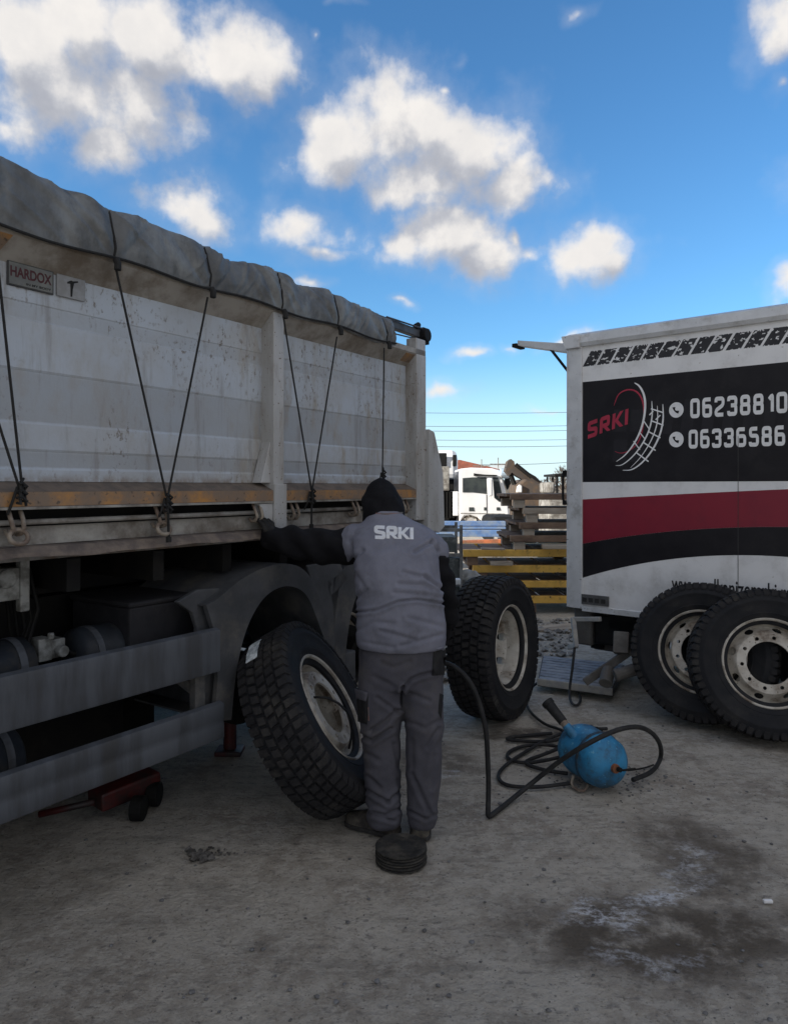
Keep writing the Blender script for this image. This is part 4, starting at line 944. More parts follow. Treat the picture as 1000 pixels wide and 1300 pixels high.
m_ = MB(); f0 = px_g(724,1000)-c_end; f1 = px_g(746,1001)-c_end; f2 = px_g(738,1009)-c_end
m_.tube(sm([f0+Vector((.02,.02,.06)), f0+Vector((0,0,.012)), f2+Vector((0,0,.012)), f1+Vector((0,0,.012)), f1+Vector((0,.03,.07))],1), .008, 8); obj('foot', m_, hk, tk, smooth=True)
m_ = MB(); rr2 = [[q3 @ Vector((r_*math.cos(t), r_*math.sin(t), z)) for r_, z in ((.139,.125),(.1455,.128),(.1455,.145),(.139,.148))] for t in [2*math.pi*k/40 for k in range(41)]]; m_.loft(rr2, False); obj('seam_band', m_, mat('grimy_blue', (.015,.06,.11), .03, sc=20, rough=.7), tk, smooth='a')
# hoses
HZ = .016
def hose(label, pts, rad, k=3):
    obj('air_hose', MB().tube(sm(pts, k), rad, 10), blk, smooth=True, label=label, cat='hose', group=None)
hose('thick black air hose hanging from the hand of the man to the blue tank',
 [px2(545,846,3.62), px2(566,839,3.60), px2(592,858,3.56), px2(606,884,3.54), px2(617,925,3.53), px2(619,965,3.54), px2(620,1000,3.56), px_g(619,1033,.03), px_g(619.5,1036,HZ), px_g(623,1036,HZ), px_g(665,1002,.03), px2(712,964,3.70), px2(752,940,3.62), px2(788,924,3.68), px2(816,922,3.80), px2(836,938,3.93), px_g(840,960,.06), px_g(829,980,.03), px_g(803,990,.05)], .0128, 2)
hose('black hose loop lying on the ground left of the blue tank',
 [px_g(735,925,.06), px_g(700,935,.02), px_g(662,957,HZ), px_g(640,972,HZ), px_g(630,985,HZ), px_g(640,998,HZ), px_g(680,1000,HZ), px_g(726,994,.02)], .0105)
hose('black hose curving low behind the blue tank', [px_g(728,942,.09), px_g(690,958,.02), px_g(660,968,HZ), px_g(690,978,HZ), px_g(720,982,.02)], .011)
hose('flattened black hose end behind the tank on the dirt', [px_g(700,931,.015), px_g(642,936,HZ), px_g(645,940,HZ), px_g(690,942,HZ), px_g(715,938,.02), px_g(745,926,.03), px_g(770,925,.02)], .011)
hose('thin black hose running from the tail lift to the tank barrel', [px2(729,822,5.55), px2(726,850,5.5), px_g(722,878,.06), px_g(724,893,.02), px_g(733,897,HZ), px_g(738,886,HZ), px_g(728,871,.05), px_g(708,862,.06), px_g(684,864,.05), px_g(667,880,.02), px_g(668,900,HZ), px_g(690,920,HZ), px_g(712,926,.03), px_g(728,936,.10)], .010)
hose('black hose coil reaching furthest left of the blue tank', [px_g(722,950,.03), px_g(684,944,HZ), px_g(650,950,HZ), px_g(640,962,HZ), px_g(664,970,HZ), px_g(700,964,.03), px_g(722,958,.06)], .0105)
hose('thin black hose tail lying right of the blue tank', [px_g(797,978,.05), px_g(806,977,.02), px_g(818,975,.012), px_g(829,971,.012)], .005)
m_ = MB()
for k in range(7):
    a = k*1.3; c_ = px_g(748+6*math.cos(a*2), 928+3*math.sin(a), .03+.01*k)
    m_.tube([c_+Vector((.05*math.cos(a+j*.9), .05*math.sin(a+j*.9), .008*math.sin(j))) for j in range(6)], .008, 6)
obj('tangled_strap', m_, dark, smooth=True, label='small tangle of black strap behind the blue tank', cat='strap')
# stack of grooved discs
dm = mat('black_disc_rubber', (.034,.033,.032), (.022,.022,.021), sc=15, rough=.8, dirt=(.10,.09,.075), dsc=10, damt=.45, bump=.15)
dc = px_g(509, 1093); pos_words = ['lowest', 'second from the ground', 'third from the ground', 'fourth from the ground', 'fifth from the ground', 'topmost dusty']
m_ = MB(); rD = .113; hD = .0125
m_.revolve([(.0001,0),(rD-.003,0),(rD,.0012),(rD,.0065),(rD-.003,.0077),(.085,.0077),(.083,.0068),(.05,.0068),(.048,.0077),(.0001,.0077)], 56); dme = m_.mesh('rubber_disc'); dme.materials.append(dm); dme.shade_smooth()
try: dme.set_sharp_from_angle(angle=R(35))
except Exception: pass
core_r = .100
for k in range(6):
    o = bpy.data.objects.new('rubber_disc', dme); C.objects.link(o); o.location = (dc.x+.0015*math.sin(k*2), dc.y+.0015*math.cos(k*3), .002+k*.0122); o.rotation_euler = (0,0,k)
    props(o, f'{pos_words[k]} black disc of the small stack at the feet of the man', 'disc', 'black rubber discs stacked behind the man')
    
    if k: 
        sp_ = obj('spacer_ring', MB().revolve([(.0001,-.0044),(.097,-.0044),(.097,-.0001),(.0001,-.0001)], 40), dark, o)
# rubble and litter
rnd = random.Random(5); rub_m = mat('oily_rubble', (.16,.15,.14), (.05,.045,.04), sc=30, rough=.9, bump=.5)
m_ = MB()
for k in range(26): c_ = px_g(253+rnd.gauss(0,9), 1088+rnd.gauss(0,4)); stone(m_, (c_.x, c_.y, .008), .008+.014*rnd.random(), rnd)
for k in range(22): c_ = px_g(278+rnd.gauss(0,9), 1083+rnd.gauss(0,3)); stone(m_, (c_.x, c_.y, .004), .004+.006*rnd.random(), rnd)
obj('rubble', m_, rub_m, kind='stuff', label='small heap of oily rubble on the ground left of the man', cat='rubble')
c_ = px_g(974,1146); obj('litter', MB().box(c_.x-.018,c_.x+.018,c_.y-.008,c_.y+.008,.0,.012), vwp, bevel=.003, label='tiny white scrap on the wet ground at the right edge', cat='scrap')
# red jack under the truck
jr = mat('worn_red_paint', (.085,.008,.007), (.045,.006,.006), sc=10, rough=.5, dirt=(.02,.014,.014), dsc=8)
J = px_g(165,1025); je = empty('floor_jack', J, label='red trolley jack with long handle under the truck', cat='jack')
def jl(p): return tuple(Vector(p)-J)
m_ = MB(); m_.obox(jl(px_g(120,1015,.10)), jl(px_g(195,985,.12)), .16,.09); obj('jack_frame', m_, jr, je, bevel=.012)
m_ = MB(); m_.tube([jl(px_g(50,1034,.07)), jl(px_g(120,1018,.11))], .016, 10); obj('jack_handle', m_, jr, je, smooth=True)
for a, b in ((176,1026),(196,1008)):
    c_ = px_g(a,b,.06); m_ = MB(); m_.cyl(jl((c_.x-.03,c_.y,.06)), jl((c_.x+.03,c_.y,.06)), .06, 20); obj('jack_wheel', m_, dark, je, bevel=.005)
c_ = px_g(176,990,.1); m_ = MB(); m_.cyl(jl((c_.x,c_.y,.1)), jl((c_.x,c_.y,.26)), .03, 14); obj('jack_ram', m_, railm, je, smooth='a')
J = px_g(292,956); J.z = 0; je = empty('bottle_jack', J, label='small red bottle jack beside the wheel under the axle', cat='jack')
m_ = MB(); m_.box(-.08,.08,-.07,.07,0,.03); m_.cyl((0,0,.03),(0,0,.2),.04,18); obj('jack_body', m_, jr, je, bevel=.006); obj('jack_ram', MB().cyl((0,0,.2),(0,0,.3),.022,12), railm, je)
# ------------------------------------------------------------------ background yard
def mb_obj(name, m, mt, **k): return obj(name, m, mt, **k)
yel = mat('yellow_paint_worn', (.78,.46,.09), (.66,.38,.07), sc=8, rough=.55, dirt=(.17,.10,.04), dsc=9, damt=.36, speck=(.06,.04,.03), ssc=16, samt=.62)
wd = mat('weathered_wood', (.26,.17,.11), (.16,.10,.07), sc=9, rough=.85, stretch=(.3,1,1), bump=.3, dirt=(.07,.045,.035), dsc=6, damt=.45)
wd2 = mat('bleached_wood', (.45,.38,.30), (.3,.24,.18), sc=9, rough=.85, stretch=(.3,1,1), bump=.3, dirt=(.12,.09,.07), dsc=6, damt=.4)
YS = 9.2
lev = [(757,766,692-30,'y'),(737.5,746,655-25,'y'),(718,727,600,'y'),(698,707,588,'y'),(680,688,648,'w'),(663.5,671.5,660,'w'),(645,652.5,664,'v'),(627,634.5,648,'w')]
wordp = ['lowest yellow steel edged','second yellow from the ground','third yellow from the ground','uppermost yellow','lowest brown','second brown','pale third brown','topmost brown']
prev_top = 0.0
for k, (ya, yb, xl, ty) in enumerate(lev):
    zt_ = H-(ya-HOR)/F*YS; zb_ = H-(yb-HOR)/F*YS; x0 = (xl-500)/F*YS; x1 = x0+2.9 if ty == 'y' else x0+2.4
    pal = empty('pallet', ((x0+x1)/2, YS, prev_top), label=f'{wordp[k]} wooden frame in the tall stack beyond the van', cat='pallet', group='frames stacked in the yard behind the van')
    mm = {'y': yel, 'w': wd, 'v': wd2}[ty]; L = x1-x0
    hh = zt_-prev_top; th = zt_-zb_
    beam = obj('edge_beam', MB().box(-L/2, L/2, 0, .09, hh-th, hh), mm, pal, bevel=.006)
    b2_ = beam.copy(); C.objects.link(b2_); b2_.parent = pal; b2_.location = (0,1.0,0)
    pk = obj('plank', MB().box(-.14,.14,.095,.995,hh-.035,hh-.002), wd, pal, loc=(-L/2+.1,0,0))
    for j in range(1,9): c_ = pk.copy(); C.objects.link(c_); c_.parent = pal; c_.location = (-L/2+.1+(L-.2)*j/8,0,0)
    bk = obj('block', MB().box(-.07,.07,.02,.14,0.001,hh-th-.001), wd2 if ty != 'y' else wd, pal, loc=(-L/2+.12,0,0))
    for j, (fx, fy) in enumerate(((.5,0),(.96,0),(.04,.9),(.5,.9),(.96,.9))):
        c_ = bk.copy(); C.objects.link(c_); c_.parent = pal; c_.location = (-L/2+L*fx-.0,fy,0)
    prev_top = zt_+.001
def P(px, py, Y): return px2(px, py, Y)
# light boards poking out of the stack
def bar(name, a, b, Y, t, mt, **k):
    o = MB().obox(P(*a, Y), P(*b, Y), .12, t); return obj(name, o, mt, bevel=.006, **k)
bar('loose_board', (688,694), (728,694), 9.1, .055, wd2, label='pale loose board lying on the uppermost yellow frame', cat='board')
bar('loose_board', (610,696.5), (640,697), 9.05, .02, wd2, label='short pale board lying flat left on the yellow frame', cat='board')
bar('loose_board', (622,715), (650,715), 9.1, .05, wd2, label='pale board between the two upper yellow frames', cat='board')
bar('red_post', (646,673), (646,700), 10.2, .10, mat('dull_red', (.35,.10,.07), .2, sc=8), label='short dull red post beside the brown wooden frames', cat='post')
bar('orange_bar', (585,690), (640,688), 11.5, .10, mat('faded_orange', (.55,.17,.07), (.35,.12,.06), sc=8, rough=.7, dirt=(.2,.1,.06)), label='faded orange steel bar lying below the blue beams', cat='steel bar')
org = bpy.data.materials['faded_orange']
for k, x in enumerate((588,600,612,625,637)):
    m_ = MB().obox(P(x,691,11.6), P(x,704,11.6), .07, .07)
    obj('crate_post', m_, org, label=['leftmost','second from the left','middle','fourth from the left','rightmost'][k]+' short orange upright under the orange bar', cat='post', group='orange uprights under the blue beams')
blu = mat('blue_steel', (.10,.20,.42), (.08,.15,.32), sc=8, rough=.5, dirt=(.2,.25,.32), dsc=6)
for k, (a, b, y, Y, t) in enumerate(((556,641,664.5,15,.10),(556,641,670,14.9,.05),(552,636,677,14.2,.13))):
    obj('steel_beam', MB().obox(P(a,y,Y), P(b,y,Y), .2, t), blu, bevel=.01, label=['upper','thin middle','lower thick'][k]+' blue steel beam lying below the white cab', cat='beam', group='blue beams on the yard')
gry = mat('weathered_grey', (.27,.265,.25), (.17,.165,.155), sc=6, rough=.85, dirt=(.1,.09,.08), dsc=6, bump=.2)
for x0, x1 in ((560,564),(632,636)):
    obj('beam_stand', MB().box(*sorted((P(x0,0,14.4).x,P(x1,0,14.4).x)),14.2,15.2,0,P(0,683,14.4).z), gry, label='left grey trestle under the blue beams' if x0 < 600 else 'right grey trestle under the blue beams', cat='trestle')
pb = P(582,735,8.3)
m_ = MB(); m_.obox((pb.x,8.3,0),(pb.x,8.3,P(0,604,8.3).z),.035,.035); obj('metal_pole', m_, gry, label='thin grey metal pole standing right of the tipper tailgate', cat='pole')
m_ = MB(); m_.box(P(579,0,8.1).x,P(587,0,8.1).x,8.05,8.15,0,P(0,703,8.1).z); obj('concrete_post', m_, mat('pale_concrete', (.36,.35,.32), .25, sc=8, rough=.9, bump=.3), label='short pale concrete post at the foot of the grey pole', cat='post')
rnd = random.Random(9)
def lump(name, c, r_, mt, lab, cat, sq=(1,1,1)):
    bm = bmesh.new(); bmesh.ops.create_icosphere(bm, subdivisions=4, radius=1)
    for v in bm.verts:
        d = 1+.35*noise.fractal(v.co*1.6+Vector((c[0]*3,c[1],0)), 1, 2, 4); v.co = Vector((v.co.x*sq[0]*d*r_, v.co.y*sq[1]*d*r_, v.co.z*sq[2]*d*r_))
    me = bpy.data.meshes.new(name); bm.to_mesh(me); bm.free(); o = obj(name, me, mt, smooth=True, loc=c, label=lab, cat=cat); return o
pc = bpy.data.materials['pale_concrete']
c_ = P(596,730,8.0); lump('concrete_lump', (c_.x,8.0,.52), .17, pc, 'pale rough concrete lump beside the post behind the standing wheel', 'rubble', (1,1,1.1))
m_ = MB(); m_.box(c_.x-.3,c_.x+.3,7.9,8.4,0,.42); obj('concrete_block', m_, gry, bevel=.03, label='low grey concrete block carrying the rough lump', cat='block')
# grey crates between man and pole
cr = empty('mesh_crate', (P(570,0,7.4).x,7.4,0), label='grey crate with open grille just right of the shoulder of the man', cat='crate')
m_ = MB(); 
for z_ in (.35,.62,.92,1.18): m_.box(-.22,.14,0,.03,z_,z_+.035); m_.box(-.22,.14,.6,.63,z_,z_+.035)
for x_ in (-.22,.11): m_.box(x_,x_+.03,-.002,.032,0,1.25); m_.box(x_,x_+.03,.598,.632,0,1.25)
obj('crate_frame', m_, gry, cr)
m_ = MB(); m_.box(-.2,.12,.05,.58,.40,.60); m_.box(-.2,.12,.05,.58,.66,.90); m_.box(-.19,.08,.05,.58,.96,1.12); obj('crate_content', m_, mat('dark_green_grey', (.09,.10,.095), (.3,.3,.28), sc=10, rough=.8, lo=.5, hi=.7), cr)
bar('white_board', (570,738), (584,738), 7.0, .05, vw, label='small pale board sticking out by the elbow of the man', cat='board')
# rubble heap beyond the tail lift
rub2 = mat('pale_rubble', (.34,.32,.29), (.14,.13,.12), sc=12, rough=.95, bump=.5)
m_ = MB(); rnd = random.Random(2)
for k in range(110):
    y = 6.9+rnd.random()*1.9; x = P(rnd.uniform(676,728),0,y).x; stone(m_, (x,y,.012), .015+.035*rnd.random()**2, rnd)
for k in range(160):
    y = 6+rnd.random()*3; x = P(rnd.uniform(545,600),0,y).x; stone(m_, (x,y,.02), .02+.05*rnd.random()**2, rnd)
obj('rubble', m_, rub2, kind='stuff', label='pale broken stones on the ground beyond the tail lift', cat='rubble')
m_ = MB(); m_.obox(P(676,800,8.2)+Vector((0,0,0)), P(728,797,8.2), .3,.05); obj('plank_on_rubble', m_, wd2, label='flat pale plank lying on stones in front of the yellow frames', cat='plank')
# white lorry cab
YC = 25.0
lw = mat('lorry_white', (.72,.73,.75), (.66,.67,.69), sc=1.5, rough=.35, dirt=(.5,.5,.5), dsc=2, damt=.3)
CX = P(583,0,YC).x; LR = empty('white_lorry', (CX,YC,0), label='white lorry cab facing right in the sunlit yard behind', cat='truck')
k_ = YC/F
def lc(px, py): return ((px-583)*k_, H-(py-HOR)*k_)
body = [(583,663),(583,602),(584,595),(598,593.5),(625,594.5),(634,597),(638,608),(645,640),(647,661),(640,663),(612,662),(606,657),(597,654),(590,655)]
m_ = MB().prism([lc(*p) for p in body], 0, 2.3); cab_ = obj('cab_body', m_, lw, LR, bevel=.05)
gls = mat('cab_glass', (.03,.035,.04), (.05,.06,.06), sc=3, rough=.12)
m_ = MB().prism([lc(*p) for p in ((587,625),(587,607),(600,606),(617,606),(618,627),(600,625))], -.02, -.004); obj('side_window', m_, gls, LR)
m_ = MB().prism([lc(*p) for p in ((625,606),(632,606),(637,628),(640,637),(633,637),(627,632))], -.02, -.004); obj('quarter_glass', m_, gls, LR)
pa = [lc(631,607), lc(637.5,607), lc(645.5,640), lc(641,640)]
m_ = MB().prism([lc(*p) for p in ((617,628),(617.6,627.5),(618,655),(617.4,655))], -.012, -.003); obj('door_seam', m_, dark, LR)
m_ = MB().prism([lc(*p) for p in ((589.5,640),(589.5,651),(590,651),(590,640))], -.012, -.003)
for a in ((595,644,602,649),(614,644,618,648),(630,644,635,648)):
    m_ = MB().prism([lc(a[0],a[3]),lc(a[2],a[3]),lc(a[2]-1,a[1]),lc(a[0],a[1])], -.015, -.003); obj('air_slot', m_, gls, LR)
m_ = MB().prism([lc(*p) for p in ((584,651),(640,652),(640,653),(584,652))], -.012, -.003); obj('body_crease', m_, gry, LR)
m_ = MB().prism([lc(*p) for p in ((601,601),(614,602.5),(630,603),(630,604.5),(601,604))], -.12, -.003); obj('sun_visor', m_, dark, LR)
m_ = MB().prism([lc(*p) for p in ((617,607),(624,607),(624,630),(618,630))], -.28, -.10); obj('mirror', m_, lw, LR, bevel=.05)
m_ = MB().prism([lc(*p) for p in ((644,600),(648,602),(650,615),(646,622),(643,612))], .3, .6); obj('front_mirror', m_, dark, LR, bevel=.03)
m_ = MB(); m_.cyl((lc(634,600)[0],.0,lc(0,601)[1]),(lc(646,600)[0],.0,lc(0,601)[1]),.18,16); obj('roof_horn', m_, mat('pale_blue_dome', (.35,.5,.65), .3, sc=3), LR, bevel=.05)
m_ = MB().box(-2.5,1.9,.1,2.2,.0,.32); m_.box(-6.5,0,.6,1.6,.35,.6); obj('lorry_chassis', m_, dark, LR)
wq = wheel('x', (lc(598,0)[0], .25, .42), (0,-1,0), parent=LR); wq.name = 'lorry_wheel'
m_ = MB(); m_.box(-5.5,-.35,.1,2.3,lc(0,623)[1],lc(0,592)[1]); obj('lorry_body', m_, gry, LR, bevel=.02)
m_ = MB()
for j in range(9): m_.box(-1.15+j*.115,-1.10+j*.115,.12,.2,lc(0,658)[1],lc(0,625)[1])
m_.box(-1.2,-.15,.2,.25,lc(0,658)[1],lc(0,624)[1]); obj('radiator_grille', m_, dark, LR)
m_ = MB(); m_.box(-.22,-.03,.1,1.5,lc(0,655)[1],lc(0,624)[1]); obj('side_cabinet', m_, lw, LR, bevel=.02)
# mixer behind, red roofed house, excavator, far shed
YM = 29; mx_ = empty('tank_lorry', (P(565,0,YM).x,YM,0), label='white rounded tank with dark fittings showing above the grey lorry body', cat='tank lorry')
kk = YM/F; zc = H-(590-HOR)*kk
m_ = MB(); m_.loft([[(x*kk, y*1.2, zc-.6+(.0 if abs(t) > 9 else 0)+(H-(573-HOR)*kk-zc+.6)*s_) for y, s_ in ((-1,0),(-1,.75),(-.6,1),(.6,1),(1,.75),(1,0))] for x, t in ((-26,0),(6,0),(13,0))]); 
obj('tank_shell', m_, lw, mx_, bevel=.2)
m_ = MB(); m_.box(-11*kk,-1*kk,-1.28,-1.22,zc-.1,zc+.42); obj('dark_opening', m_, dark, mx_, bevel=.1)
m_ = MB(); m_.box(6*kk,11*kk,-1.28,-1.22,zc-.1,zc+.35); obj('dark_opening', m_, dark, mx_, bevel=.1)
m_ = MB(); m_.box(-1.5,.5,-.9,.9,.0,zc-.5); obj('tank_chassis', m_, dark, mx_)
YH = 60; kh = YH/F; hx = P(560,0,YH).x
hs2 = empty('red_roofed_house', (hx,YH,0), label='far house with low red roof left of the cab', cat='house')
rz = lambda py: H-(py-HOR)*kh
m_ = MB().prism([(-2.5,rz(596)),(1.5,rz(584)),(5.2,rz(597))], -.5, 6); obj('roof', m_, mat('red_tiles', (.28,.09,.06), (.2,.07,.05), sc=5, rough=.85, bump=.4), hs2)
m_ = MB().box(-2.2,4.8,0,5.5,-.3,rz(596.2)); obj('wall', m_, mat('house_wall', .5, .42, sc=2, rough=.9), hs2)
m_ = MB().box(-1,0,-.03,-.004,1.0,2.0); obj('window', m_, gls, hs2)
YX = 21; kx = YX/F; ex = empty('excavator', (P(668,0,YX).x,YX,0), label='old orange brown excavator with folded boom behind the wooden stack', cat='excavator')
def xl(px, py, y=0): return ((px-668)*kx, y, H-(py-HOR)*kx)
exm = mat('rusty_yellow', (.10,.065,.04), (.05,.038,.03), sc=3, rough=.8, dirt=(.06,.05,.045), dsc=3, damt=.5)
m_ = MB(); m_.prism([(xl(*p)[0], xl(*p)[2]) for p in ((640,598),(643,586),(647,583),(651,586),(652,592),(664,597),(678,605),(687,614),(690,624),(680,624),(668,612),(655,605),(648,600),(645,604))], -.2, .2); obj('boom', m_, exm, ex)
m_ = MB(); m_.tube([xl(652,590,-.3), xl(672,606,-.3)], .06, 8); m_.tube([xl(643,592,-.1), xl(652,615,-.1)], .07, 8); obj('hydraulic_ram', m_, dark, ex)
m_ = MB(); m_.prism([(xl(*p)[0], xl(*p)[2]) for p in ((652,616),(662,608),(690,618),(697,628),(697,660),(652,660))], -.6, .9); obj('superstructure', m_, exm, ex, bevel=.06)
m_ = MB(); m_.prism([(xl(*p)[0], xl(*p)[2]) for p in ((651,618),(654,615),(657,617),(657,625),(650,625))], -.7, -.62); obj('white_plate', m_, lw, ex, bevel=.02)
m_ = MB(); m_.box(-1.2,1.6,-1,1.2,0,.8); obj('track', m_, dark, ex, bevel=.15)
YL = 15.5; kl = YL/F; ldr = empty('forklift', (P(708,0,YL).x,YL,0), label='dark machine canopy with posts and roof just left of the van', cat='forklift')
def ll(px, py): return ((px-708)*kl, H-(py-HOR)*kl)
m_ = MB(); m_.box(ll(697,0)[0],ll(728,0)[0],-.5,.6,ll(0,605)[1],ll(0,602)[1]); obj('roof_plate', m_, dark, ldr, bevel=.01)
for x in (700,707,713,720):
    for y_ in (-.45,.5): obj('canopy_post', MB().box(ll(x,0)[0],ll(x+2,0)[0],y_,y_+.05,ll(0,626)[1],ll(0,605.2)[1]), dark, ldr)
m_ = MB(); m_.box(ll(690,0)[0],ll(728,0)[0],-.5,.6,.3,ll(0,626)[1]); m_.box(ll(690,0)[0],ll(699,0)[0],-.45,.5,ll(0,625.8)[1],ll(0,612)[1]); obj('machine_body', m_, gry, ldr, bevel=.05)
for x in (695,722): obj('machine_wheel', MB().cyl((ll(x,0)[0],-.55,.35),(ll(x,0)[0],-.3,.35),.35,20), dark, ldr)
m_ = MB(); m_.box(P(650,0,13).x,P(730,0,13).x,12.9,13.1,.9,1.5)
# thin aerials on poles and overhead wires
for x, yt, Y, nm in ((611,583,50,'left of the lorry roof'),(632,581,52,'above the lorry windscreen')):
    p = P(x,yt,Y); m_ = MB(); m_.cyl((p.x,Y,0),(p.x,Y,p.z),.035,6); m_.box(p.x-.6,p.x+.6,Y-.02,Y+.02,p.z-.5,p.z-.44); obj('utility_pole', m_, gry, label='thin far utility pole '+nm, cat='pole', group='far utility poles')
wm = mat('wire', (.10,.11,.13), .1)
wd_words = ['uppermost','second from the top','third from the top','fourth from the top','fifth from the top','lowest sagging']
for k, (y0, y1, Y) in enumerate(((526,525,90),(543,542,90),(549,548,90),(560,560,90),(568,567,80),(578,580,60))):
    a = P(380,y0-6,Y); b = P(900,y1-8 if k < 5 else 566,Y); m_ = MB(); pts = []
    for i in range(25): t = i/24; p = a.lerp(b, t); p.z -= 4*t*(1-t)*(.6 if k < 5 else 1.4); pts.append(p)
    m_.tube(pts, .028 if k < 5 else .022, 4, False); obj('overhead_wire', m_, wm, label=wd_words[k]+' thin overhead wire crossing the sky gap', cat='wire', group='overhead wires above the far yard')
# bare trees
bark = mat('bare_bark', (.13,.105,.09), (.09,.075,.065), sc=6, rough=.9)
def tree(label, x, Y, h, seed, grp='bare trees on the horizon'):
    rn = random.Random(seed); trunk = MB(); tw_ = MB()
    def br(p, d, L, r_, dep):
        q_ = p+d*L; (trunk if dep < 2 else tw_).tube([p, (p+q_)/2+Vector((rn.gauss(0,.03),rn.gauss(0,.03),0))*L, q_], [r_, r_*.85, r_*.68], 5 if dep < 2 else 3, False)
        if dep >= 6: return
        for _ in range(3 if dep < 5 else 4):
            nd = (d+Vector((rn.gauss(0,.42), rn.gauss(0,.42), rn.gauss(.12,.25)))).normalized(); br(p.lerp(q_, rn.uniform(.55,1)), nd, L*rn.uniform(.6,.82), max(.008,r_*.62), dep+1)
    br(Vector((0,0,0)), Vector((0,0,1)), h*.28, h*.022, 0)
    e_ = empty('bare_tree', (x,Y,-.1), label=label, cat='tree', group=grp); obj('trunk', trunk, bark, e_); obj('crown', tw_, bark, e_)
tree('bare tree showing above the dark canopy left of the van', P(712,0,48).x, 48, 3.6, 1)
tree('small bare tree right behind the excavator boom', P(692,0,52).x, 52, 3.3, 4)
tree('bare tree whose crown is cut by the van corner', P(724,0,46).x, 46, 3.9, 8)
tree('low bare bush like tree behind the lorry roof', P(620,0,70).x, 70, 4.0, 6)
# far tree line and shed walls to close the horizon
m_ = MB(); rnd = random.Random(12)
for i in range(1500):
    a = R(rnd.uniform(-75,75)); r_ = 180+rnd.random()*60; x = r_*math.sin(a); y = r_*math.cos(a); h = 1.5+5*abs(noise.noise(Vector((a*9,1,0))))+rnd.random()*1.0
    w_ = 1.2+rnd.random()*2; p0 = Vector((x,y,-.3))
    for _ in range(2):
        z1_ = h*(.5+.5*rnd.random()); dx = rnd.uniform(-w_,w_); m_.add([(x+dx-w_*.6,y,-.3),(x+dx+w_*.6,y,-.3),(x+dx+w_*.4,y+.6,z1_*.7),(x+dx,y,z1_),(x+dx-w_*.45,y+.4,z1_*.75)], [(0,1,2,3,4)])
obj('far_treeline', m_, mat('far_brush', (.10,.095,.085), (.14,.13,.12), sc=.3, rough=1), kind='stuff', label='low far line of bare trees along the horizon', cat='tree line')
# unseen hall left of the yard, added and sized to cast its shade there
bk = empty('shade_hall', (-13,0,0), label='unseen pale hall added left of the yard to shade it', cat='building')
hm = mat('hall_cladding', (.38,.38,.37), (.32,.32,.31), sc=1.2, rough=.7)
HH = HALL_H; y0_, y1_ = -6.6, 1.6
obj('wall', MB().box(-9,0,y0_,y1_,0,HH), hm, bk)
obj('roof', MB().box(-9.3,.2,y0_-.2,y1_+.2,HH+.002,HH+.25), gry, bk)
for y in (-4,-.5):
    obj('roller_door', MB().box(.003,.06,y-1.4,y+1.4,0,4.2), valu, bk)
for y in (-5,-2.5,0): obj('window', MB().box(.003,.05,y-.8,y+.8,5.5,6.6), gls, bk)
# ------------------------------------------------------------------ the man
man = empty('person', (.03, 3.36, 0), label='man in grey work vest and trousers with black hood standing with his back to us', cat='person')
MO = Vector((.03, 3.36, 0))
skin = mat('skin', (.42,.24,.17), (.36,.20,.14), sc=12, rough=.55)
vestm = mat('grey_workwear', (.185,.19,.235), (.145,.15,.19), sc=7, rough=.85, bump=.12, bsc=300, dirt=(.085,.085,.095), dsc=5, damt=.36)
trom = mat('dusty_trouser_cloth', (.078,.076,.092), (.055,.054,.067), sc=7, rough=.9, bump=.12, bsc=300, dirt=(.095,.088,.085), dsc=4, damt=.40)
hoodm = mat('black_fleece', (.006,.006,.008), (.010,.010,.012), sc=12, rough=.95, bump=.2, bsc=120)
glovem = mat('black_glove', (.014,.014,.015), (.03,.028,.026), sc=20, rough=.8, bump=.2)
shoem = mat('dusty_leather', (.055,.048,.042), (.035,.032,.03), sc=12, rough=.7, dirt=(.14,.125,.10), dsc=9, damt=.45)
def voxel(mb, size, smooth_it=6, disp=None, fac=.5):
    me = mb.mesh('tmp'); o = bpy.data.objects.new('tmp', me); C.objects.link(o)
    m1 = o.modifiers.new('r', 'REMESH'); m1.mode = 'VOXEL'; m1.voxel_size = size
    m2 = o.modifiers.new('s', 'SMOOTH'); m2.iterations = smooth_it; m2.factor = fac
    dg = bpy.context.evaluated_depsgraph_get(); r_ = bpy.data.meshes.new_from_object(o.evaluated_get(dg)); bpy.data.objects.remove(o)
    if disp:
        ns_ = [v.normal.copy() for v in r_.vertices]
        for v, n in zip(r_.vertices, ns_): v.co += n*disp(v.co.copy(), n)
        r_.update()
    return r_
def ring(cx, cy, cz, a, b, e=2.4, n=40, tilt=0, yaw=0):
    out = []
    for k in range(n):
        t = 2*math.pi*k/n; c_, s_ = math.cos(t), math.sin(t)
        x = a*math.copysign(abs(c_)**(2/e), c_); y = b*math.copysign(abs(s_)**(2/e), s_)
        X = x*math.cos(yaw)-y*math.sin(yaw); Y = x*math.sin(yaw)+y*math.cos(yaw)
        out.append(Vector((cx+X, cy+Y*math.cos(tilt), cz+Y*math.sin(tilt))))
    return out
def limb(mb, pts, n=16):  # pts: (x,y,z,r)
    P_ = [Vector(p[:3]) for p in pts]; mb.tube(P_, [p[3] for p in pts], n)
    for p in (pts[0], pts[-1]):
        rg = []
        for i in range(7):
            t = -math.pi/2+math.pi*i/6; rg.append([(p[0]+max(.001,p[3]*.98*math.cos(t))*math.cos(a), p[1]+max(.001,p[3]*.98*math.cos(t))*math.sin(a), p[2]+p[3]*.98*math.sin(t)) for a in [2*math.pi*k/12 for k in range(12)]])
        mb.loft(rg)
def pxof(co_):
    return 500+F*co_.x/co_.y, HOR-(co_.z-H)/co_.y*F
